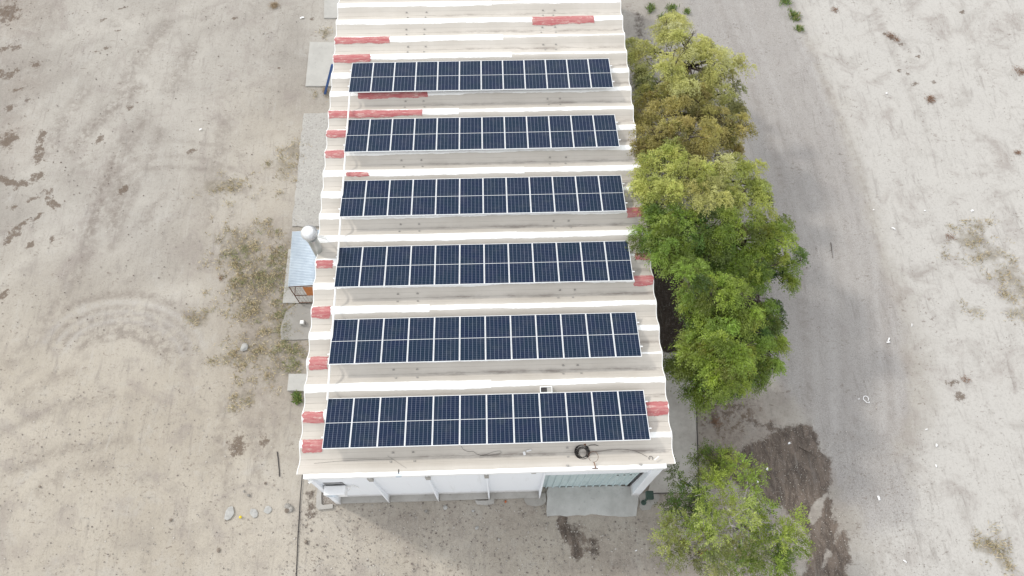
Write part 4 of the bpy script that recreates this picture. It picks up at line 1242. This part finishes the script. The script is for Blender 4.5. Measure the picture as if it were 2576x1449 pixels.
pebbles(3600, [(760,1255),(1380,1250),(1390,1310),(1680,1300),(1700,1470),(700,1470)], "loose_gravel", "loose pebbles on the dirt in front of the white wall", pc)
pebbles(2600, [(-60,960),(560,960),(760,1200),(750,1470),(-100,1500)], "scattered_gravel", "pebbles scattered over the lower left dirt", pc, .01, .04)
pebbles(6000, [(1880,1060),(2090,1080),(2330,1100),(2400,1480),(1880,1480),(1760,1200)], "chip_gravel", "pale chips strewn over the mud and gravel", pc+[(.42,.39,.35)], .008, .026)
pebbles(1800, [(-80,-60),(780,-60),(560,960),(-100,960)], "sparse_gravel", "sparse stones on the upper left dirt", pc[2:]+[(.14,.11,.09)]*2, .012, .045)
pebbles(2600, [(1800,-60),(2680,-60),(2680,1500),(2300,1500),(2040,700)], "pale_gravel", "fine chips on the grey track and pale ground", pc, .01, .035)
pebbles(2200, [(808,1240),(845,1240),(850,1272),(810,1270)], "kerb_gravel", "fine gravel filling the corner kerb by the front wall", pc, .012, .03)

# ------------------------------------------------------------------ trees
def hue(base, var, n):
    b = np.array(base)
    k = rng.normal(0, 1, (n, 1))
    return np.clip(b*(1+.27*k) + rng.normal(0, 1, (n, 3))*np.array(var), .008, .5)

def foliage(lobes, tint, density=1.0, size=1.0, droop=.9, clumpk=1.0):
    """drooping sprays of small leaves hung on clumps over each lobe of the crown"""
    VV, TT = [], []
    for (c, r, tn, dn) in lobes:
        c = np.array(c)
        K = max(6, int(15*r*r*clumpk))
        d = rng.normal(0, 1, (K, 3)); d[:, 2] = np.abs(d[:, 2])*1.1 - .30; d /= np.linalg.norm(d, axis=1)[:, None]
        rad = r*(.45+.62*rng.random((K, 1))**.7)
        inner = rng.random((K, 1)) < .28                     # some clumps hang deep inside the crown
        rad = np.where(inner, r*rng.uniform(.1, .5, (K, 1)), rad)
        cc = c + d*rad*np.array([1, 1, .72])
        ct = hue(tn, (.010,.008,.004), K)
        cr = rng.uniform(.17, .36, K)*min(1.3, .6+.4*r)
        S = int(K*28*density*dn)
        k = rng.integers(0, K, S)
        sd = rng.normal(0, 1, (S, 3)); sd /= np.linalg.norm(sd, axis=1)[:, None]; sd[:, 2] = np.abs(sd[:, 2])*.8
        o = cc[k] + sd*cr[k][:, None]*rng.random((S, 1))**.5
        out = d[k]*.7 + sd*.9 + np.array([0, 0, .15]) + rng.normal(0, .25, (S, 3)); out /= np.linalg.norm(out, axis=1)[:, None]
        L = rng.uniform(.28, .62, S)*size
        nl = 9
        tt = (np.arange(nl)+rng.random((S, nl)))/nl
        P = o[:, None] + out[:, None]*(L[:, None]*tt)[..., None]
        P[..., 2] -= droop*L[:, None]*tt**2
        tg = out[:, None]*np.ones((1, nl, 1)); tg = tg.copy(); tg[..., 2] -= 2*droop*tt*.8
        tg /= np.linalg.norm(tg, axis=2)[..., None]
        side = np.cross(tg, np.array([0, 0, 1.0])); side /= (np.linalg.norm(side, axis=2)[..., None]+1e-6)
        sg = np.where(np.arange(nl) % 2, 1, -1)[None, :, None]
        ld = tg*.75 + side*sg*rng.uniform(.4, .9, (S, nl, 1)) + rng.normal(0, .18, (S, nl, 3)); ld /= np.linalg.norm(ld, axis=2)[..., None]
        ll = (.085+.06*rng.random((S, nl, 1)))*size; lw = ll*.16
        wv = np.cross(ld, rng.normal(0, .55, (S, nl, 3)) + np.array([0, 0, 1.0])); wv /= (np.linalg.norm(wv, axis=2)[..., None]+1e-6)
        q = np.stack([P, P+ld*ll*.5+wv*lw, P+ld*ll, P+ld*ll*.5-wv*lw], 2)
        VV.append(q.reshape(-1, 3))
        lt = ct[k][:, None]*rng.uniform(.78, 1.25, (S, nl, 1))
        TT.append(np.repeat(lt.reshape(-1, 3), 4, 0))
    v = np.concatenate(VV); t = np.clip(np.concatenate(TT), .006, .5)
    q = np.arange(len(v)).reshape(-1, 4)
    return v, q, t

def bez(a, b, c, n): return [(a*(1-u)**2 + b*2*u*(1-u) + c*u*u) for u in [i/(n-1) for i in range(n)]]

def tree(name, label, cat, base, lobes_px, group, density=1.55, size=.92, bark="bark_dark", tr_r=.16, twig=5, droop=.9, fork=1.3, clumpk=1.0):
    bp = at(*base, 0.0); bp.z = -.03
    root = thing(name, label, cat, bp, group)
    lobes = []
    for (px_, py_, rD, z, tn, *dn) in lobes_px:
        c = at(px_, py_, z); r = rD/ (FPX/(CAM.z-z)*.98)
        c.z = z - r*.55 + random.uniform(-.40, .30)
        lobes.append((tuple(c), r, tn, dn[0] if dn else 1.0))
    fk = Vector((bp.x, bp.y, fork))
    MB().tube([bp, bp+Vector((.03, .02, .25)), bp+Vector((-.03, .03, fork*.6)), fk], [tr_r*1.35, tr_r*1.05, tr_r*.95, tr_r*.85], 10).build("trunk", M[bark], root, smooth=True)
    for (c, r, tn, dn) in lobes:
        c = Vector(c); n = 9
        mid = fk.lerp(c, .45) + Vector((random.uniform(-.25,.25), random.uniform(-.25,.25), .55 + .08*c.z))
        pts = bez(fk, mid, c, n); rr = [max(.012, tr_r*.55*(1-.82*i/(n-1))) for i in range(n)]
        for i in range(2, n-1): pts[i] = pts[i] + Vector((random.uniform(-1,1), random.uniform(-1,1), random.uniform(-.5,.5)))*.05
        b = MB().tube(pts, rr, 7)
        for k in range(twig):
            s = pts[random.randint(n-4, n-1)]
            a = random.uniform(0, 6.28); e = random.uniform(.1, 1.0)
            d = Vector((math.cos(a)*math.cos(e), math.sin(a)*math.cos(e), math.sin(e)))*r*random.uniform(.7, 1.05)
            m_ = s + d*.5 + Vector((random.uniform(-.1,.1), random.uniform(-.1,.1), .1*r)); e_ = s + d
            b.tube([s, m_, e_], [.030*tr_r/.16, .018*tr_r/.16, .006], 5, cap=False)
            for _ in range(3):
                q = m_.lerp(e_, random.uniform(0, .8)); dd = (d.normalized() + Vector((random.uniform(-.8,.8), random.uniform(-.8,.8), random.uniform(-.3,.5)))).normalized()*r*random.uniform(.25,.5)
                b.tube([q, q+dd*.5+Vector((0,0,.03)), q+dd], [.012, .009, .004], 4, cap=False)
        b.build("limb", M[bark], root, smooth=True)
    v, q, t = foliage(lobes, None, density, size, droop, clumpk)
    np_mesh("crown", v, q, M["leaf"], root, t, loc=bp)
    return root

YG = (.43,.425,.125); OL = (.30,.265,.078); YL = (.335,.365,.085); GR = (.145,.205,.030); DG = (.083,.135,.024); BG = (.198,.262,.036); GY = (.20,.22,.075)
gTree = "trees in the row along the right side of the hall"
tree("willow_tree", "pale yellow green tree farthest from the front, at the top of the row", "tree", (1720,210), [
    (1690,75,62,6.0,YG),(1630,140,48,5.2,YG),(1700,160,72,7.0,YG),(1770,140,66,6.6,YG),(1830,175,52,5.2,YG,.6),(1640,215,44,4.8,GY,.8),(1745,215,58,5.6,YG,.9),(1830,225,40,4.2,GY,.5),(1605,110,34,4.8,YG,.9),(1612,185,34,4.8,YG,.9),(1660,215,50,5.4,YG),(1725,110,50,6.6,YG),(1868,150,30,4.8,YG,.5),(1700,45,36,5.2,YG,.8),(1790,200,48,5.4,YG,.9)], gTree)
tree("willow_tree", "olive brown tree second from the top of the row", "tree", (1735,330), [
    (1630,280,44,6.0,OL),(1700,270,58,6.3,OL),(1780,265,56,5.8,OL),(1660,345,54,6.4,OL),(1740,335,62,6.8,OL),(1815,320,48,5.4,OL,.8),(1845,280,34,4.6,GY,.5),(1710,385,40,6.0,OL,.8),(1612,300,34,5.8,OL,.9),(1612,350,32,5.8,OL,.9),(1625,245,36,5.2,OL,.9),(1730,240,50,5.6,OL),(1690,320,50,6.4,OL),(1790,300,48,6.0,OL),(1780,370,48,5.8,OL,.9),(1840,350,38,5.0,OL,.8),(1640,385,38,5.8,OL),(1850,320,40,5.2,OL,.9),(1858,275,36,4.8,(.26,.25,.09),.8),(1855,365,32,4.8,OL,.7),(1815,235,36,5.0,YG,.8)], gTree)
tree("willow_tree", "yellow green tree third from the top of the row", "tree", (1790,500), [
    (1655,430,50,7.0,YL),(1740,420,60,7.5,YL),(1810,405,58,7.4,YG),(1870,420,48,6.6,YL),(1700,480,54,7.6,YL),(1780,480,56,7.6,YG),(1850,480,52,7.0,YL),(1915,500,46,6.0,YL,.9),(1940,560,36,5.6,BG,.7),(1625,405,34,6.6,YL),(1630,470,38,6.8,YL),(1690,390,40,6.6,YL),(1760,450,52,7.2,YL),(1640,510,42,6.8,BG),(1830,520,46,6.6,YL),(1750,525,50,7.2,YL),(1900,460,44,6.2,YL)], gTree)
tree("willow_tree", "broad deep green tree in the middle of the row reaching over the eave", "tree", (1820,640), [
    (1656,562,42,7.0,GR),(1700,560,58,7.3,GR),(1780,565,54,7.0,DG),(1860,560,54,7.2,BG),(1935,590,52,6.6,BG),(1690,625,54,6.8,GR),(1770,640,44,6.2,DG),(1850,650,52,6.6,GR),(1930,660,52,6.2,BG),(1995,650,44,5.4,GR,.75),(1975,705,38,4.8,GR,.7),(1800,690,44,5.4,DG),(1648,540,28,6.6,GR,.9),(1625,590,36,6.6,GR,.9),(1735,600,50,6.8,GR),(1665,590,46,6.8,GR),(1820,600,50,6.6,GR),(1895,620,46,6.4,BG),(1960,560,36,5.6,BG,.8),(1720,665,44,6.4,GR),(1900,700,46,5.8,GR),(1960,620,44,6.0,BG)], gTree)
tree("willow_tree", "bright green tree behind the front tree with dark gaps around it", "tree", (1840,790), [
    (1740,700,48,7.4,GR),(1770,750,48,7.0,BG),(1850,720,52,7.8,BG),(1880,770,48,7.0,BG),(1820,790,54,6.6,GR),(1940,810,44,4.8,DG,.9),(1755,800,36,5.8,GR),(1890,830,40,5.4,DG),(1800,730,48,7.0,GR),(1850,800,44,6.4,BG),(1960,790,34,4.6,DG),(1930,840,34,4.4,DG,.8),(1760,770,40,6.2,GR),(1925,760,36,5.2,GR,.8)], gTree)
tree("willow_tree", "green tree at the front end of the row", "tree", (1830,930), [
    (1770,870,50,6.4,BG),(1840,870,58,6.8,BG),(1895,870,42,5.8,GR),(1760,930,46,5.6,GR),(1825,935,56,6.0,BG),(1890,930,46,5.2,GR),(1790,975,42,4.4,GR),(1850,965,38,4.4,DG),(1725,935,24,4.6,GR,.8),(1735,890,34,5.4,GR),(1800,900,54,6.4,BG),(1865,900,48,6.0,BG),(1920,900,32,4.8,BG,.8),(1860,945,44,5.0,GR),(1935,880,34,4.6,BG,.9),(1720,900,30,5.0,GR,.9),(1925,930,34,4.4,GR,.9),(1760,985,36,4.2,GR,.9),(1795,960,40,4.8,GR)], gTree)
g2 = "small trees by the front right corner"
tree("small_tree", "loose bright green tree with bare grey branches at the bottom edge", "tree", (1850,1330), [
    (1880,1215,48,5.4,BG,.8),(1810,1255,50,5.6,BG,.8),(1850,1300,54,6.2,(.25,.30,.07),.75),(1905,1265,36,4.8,BG,.7),(1730,1340,50,4.8,(.23,.275,.065),.8),(1790,1350,46,5.0,BG,.7),(1860,1380,56,5.4,GY,.75),(1960,1320,48,5.2,BG,.9),(2000,1370,42,4.8,BG,.95),(1930,1390,52,4.6,GR,.9),(1965,1420,44,4.4,GR,.9),(1750,1400,30,3.8,GY,.6),(1870,1440,46,4.2,GR,.7),(1700,1390,26,3.6,GY,.5)], g2, .8, .95, "bark", .13, 8, .5, 1.2)
tree("small_tree", "small dark green tree beside the walkway left of the bright one", "tree", (1745,1250), [
    (1725,1215,38,3.0,DG,.7),(1760,1225,40,3.4,GR,.7),(1735,1265,44,3.4,DG,.7),(1775,1285,38,3.4,DG,.6),(1715,1285,28,2.6,DG,.5)], g2, .6, .9, "bark_dark", .08, 6, .5, .7)
tree("small_tree", "small sparse green sapling above the lower tree by the dark hose", "tree", (1790,1165), [
    (1765,1140,26,2.4,GR,.7),(1795,1160,34,2.7,GR,.8),(1830,1150,28,2.4,BG,.7),(1800,1185,30,2.4,GR,.7)], g2, .6, .9, "bark_dark", .05, 5, .5, .5)
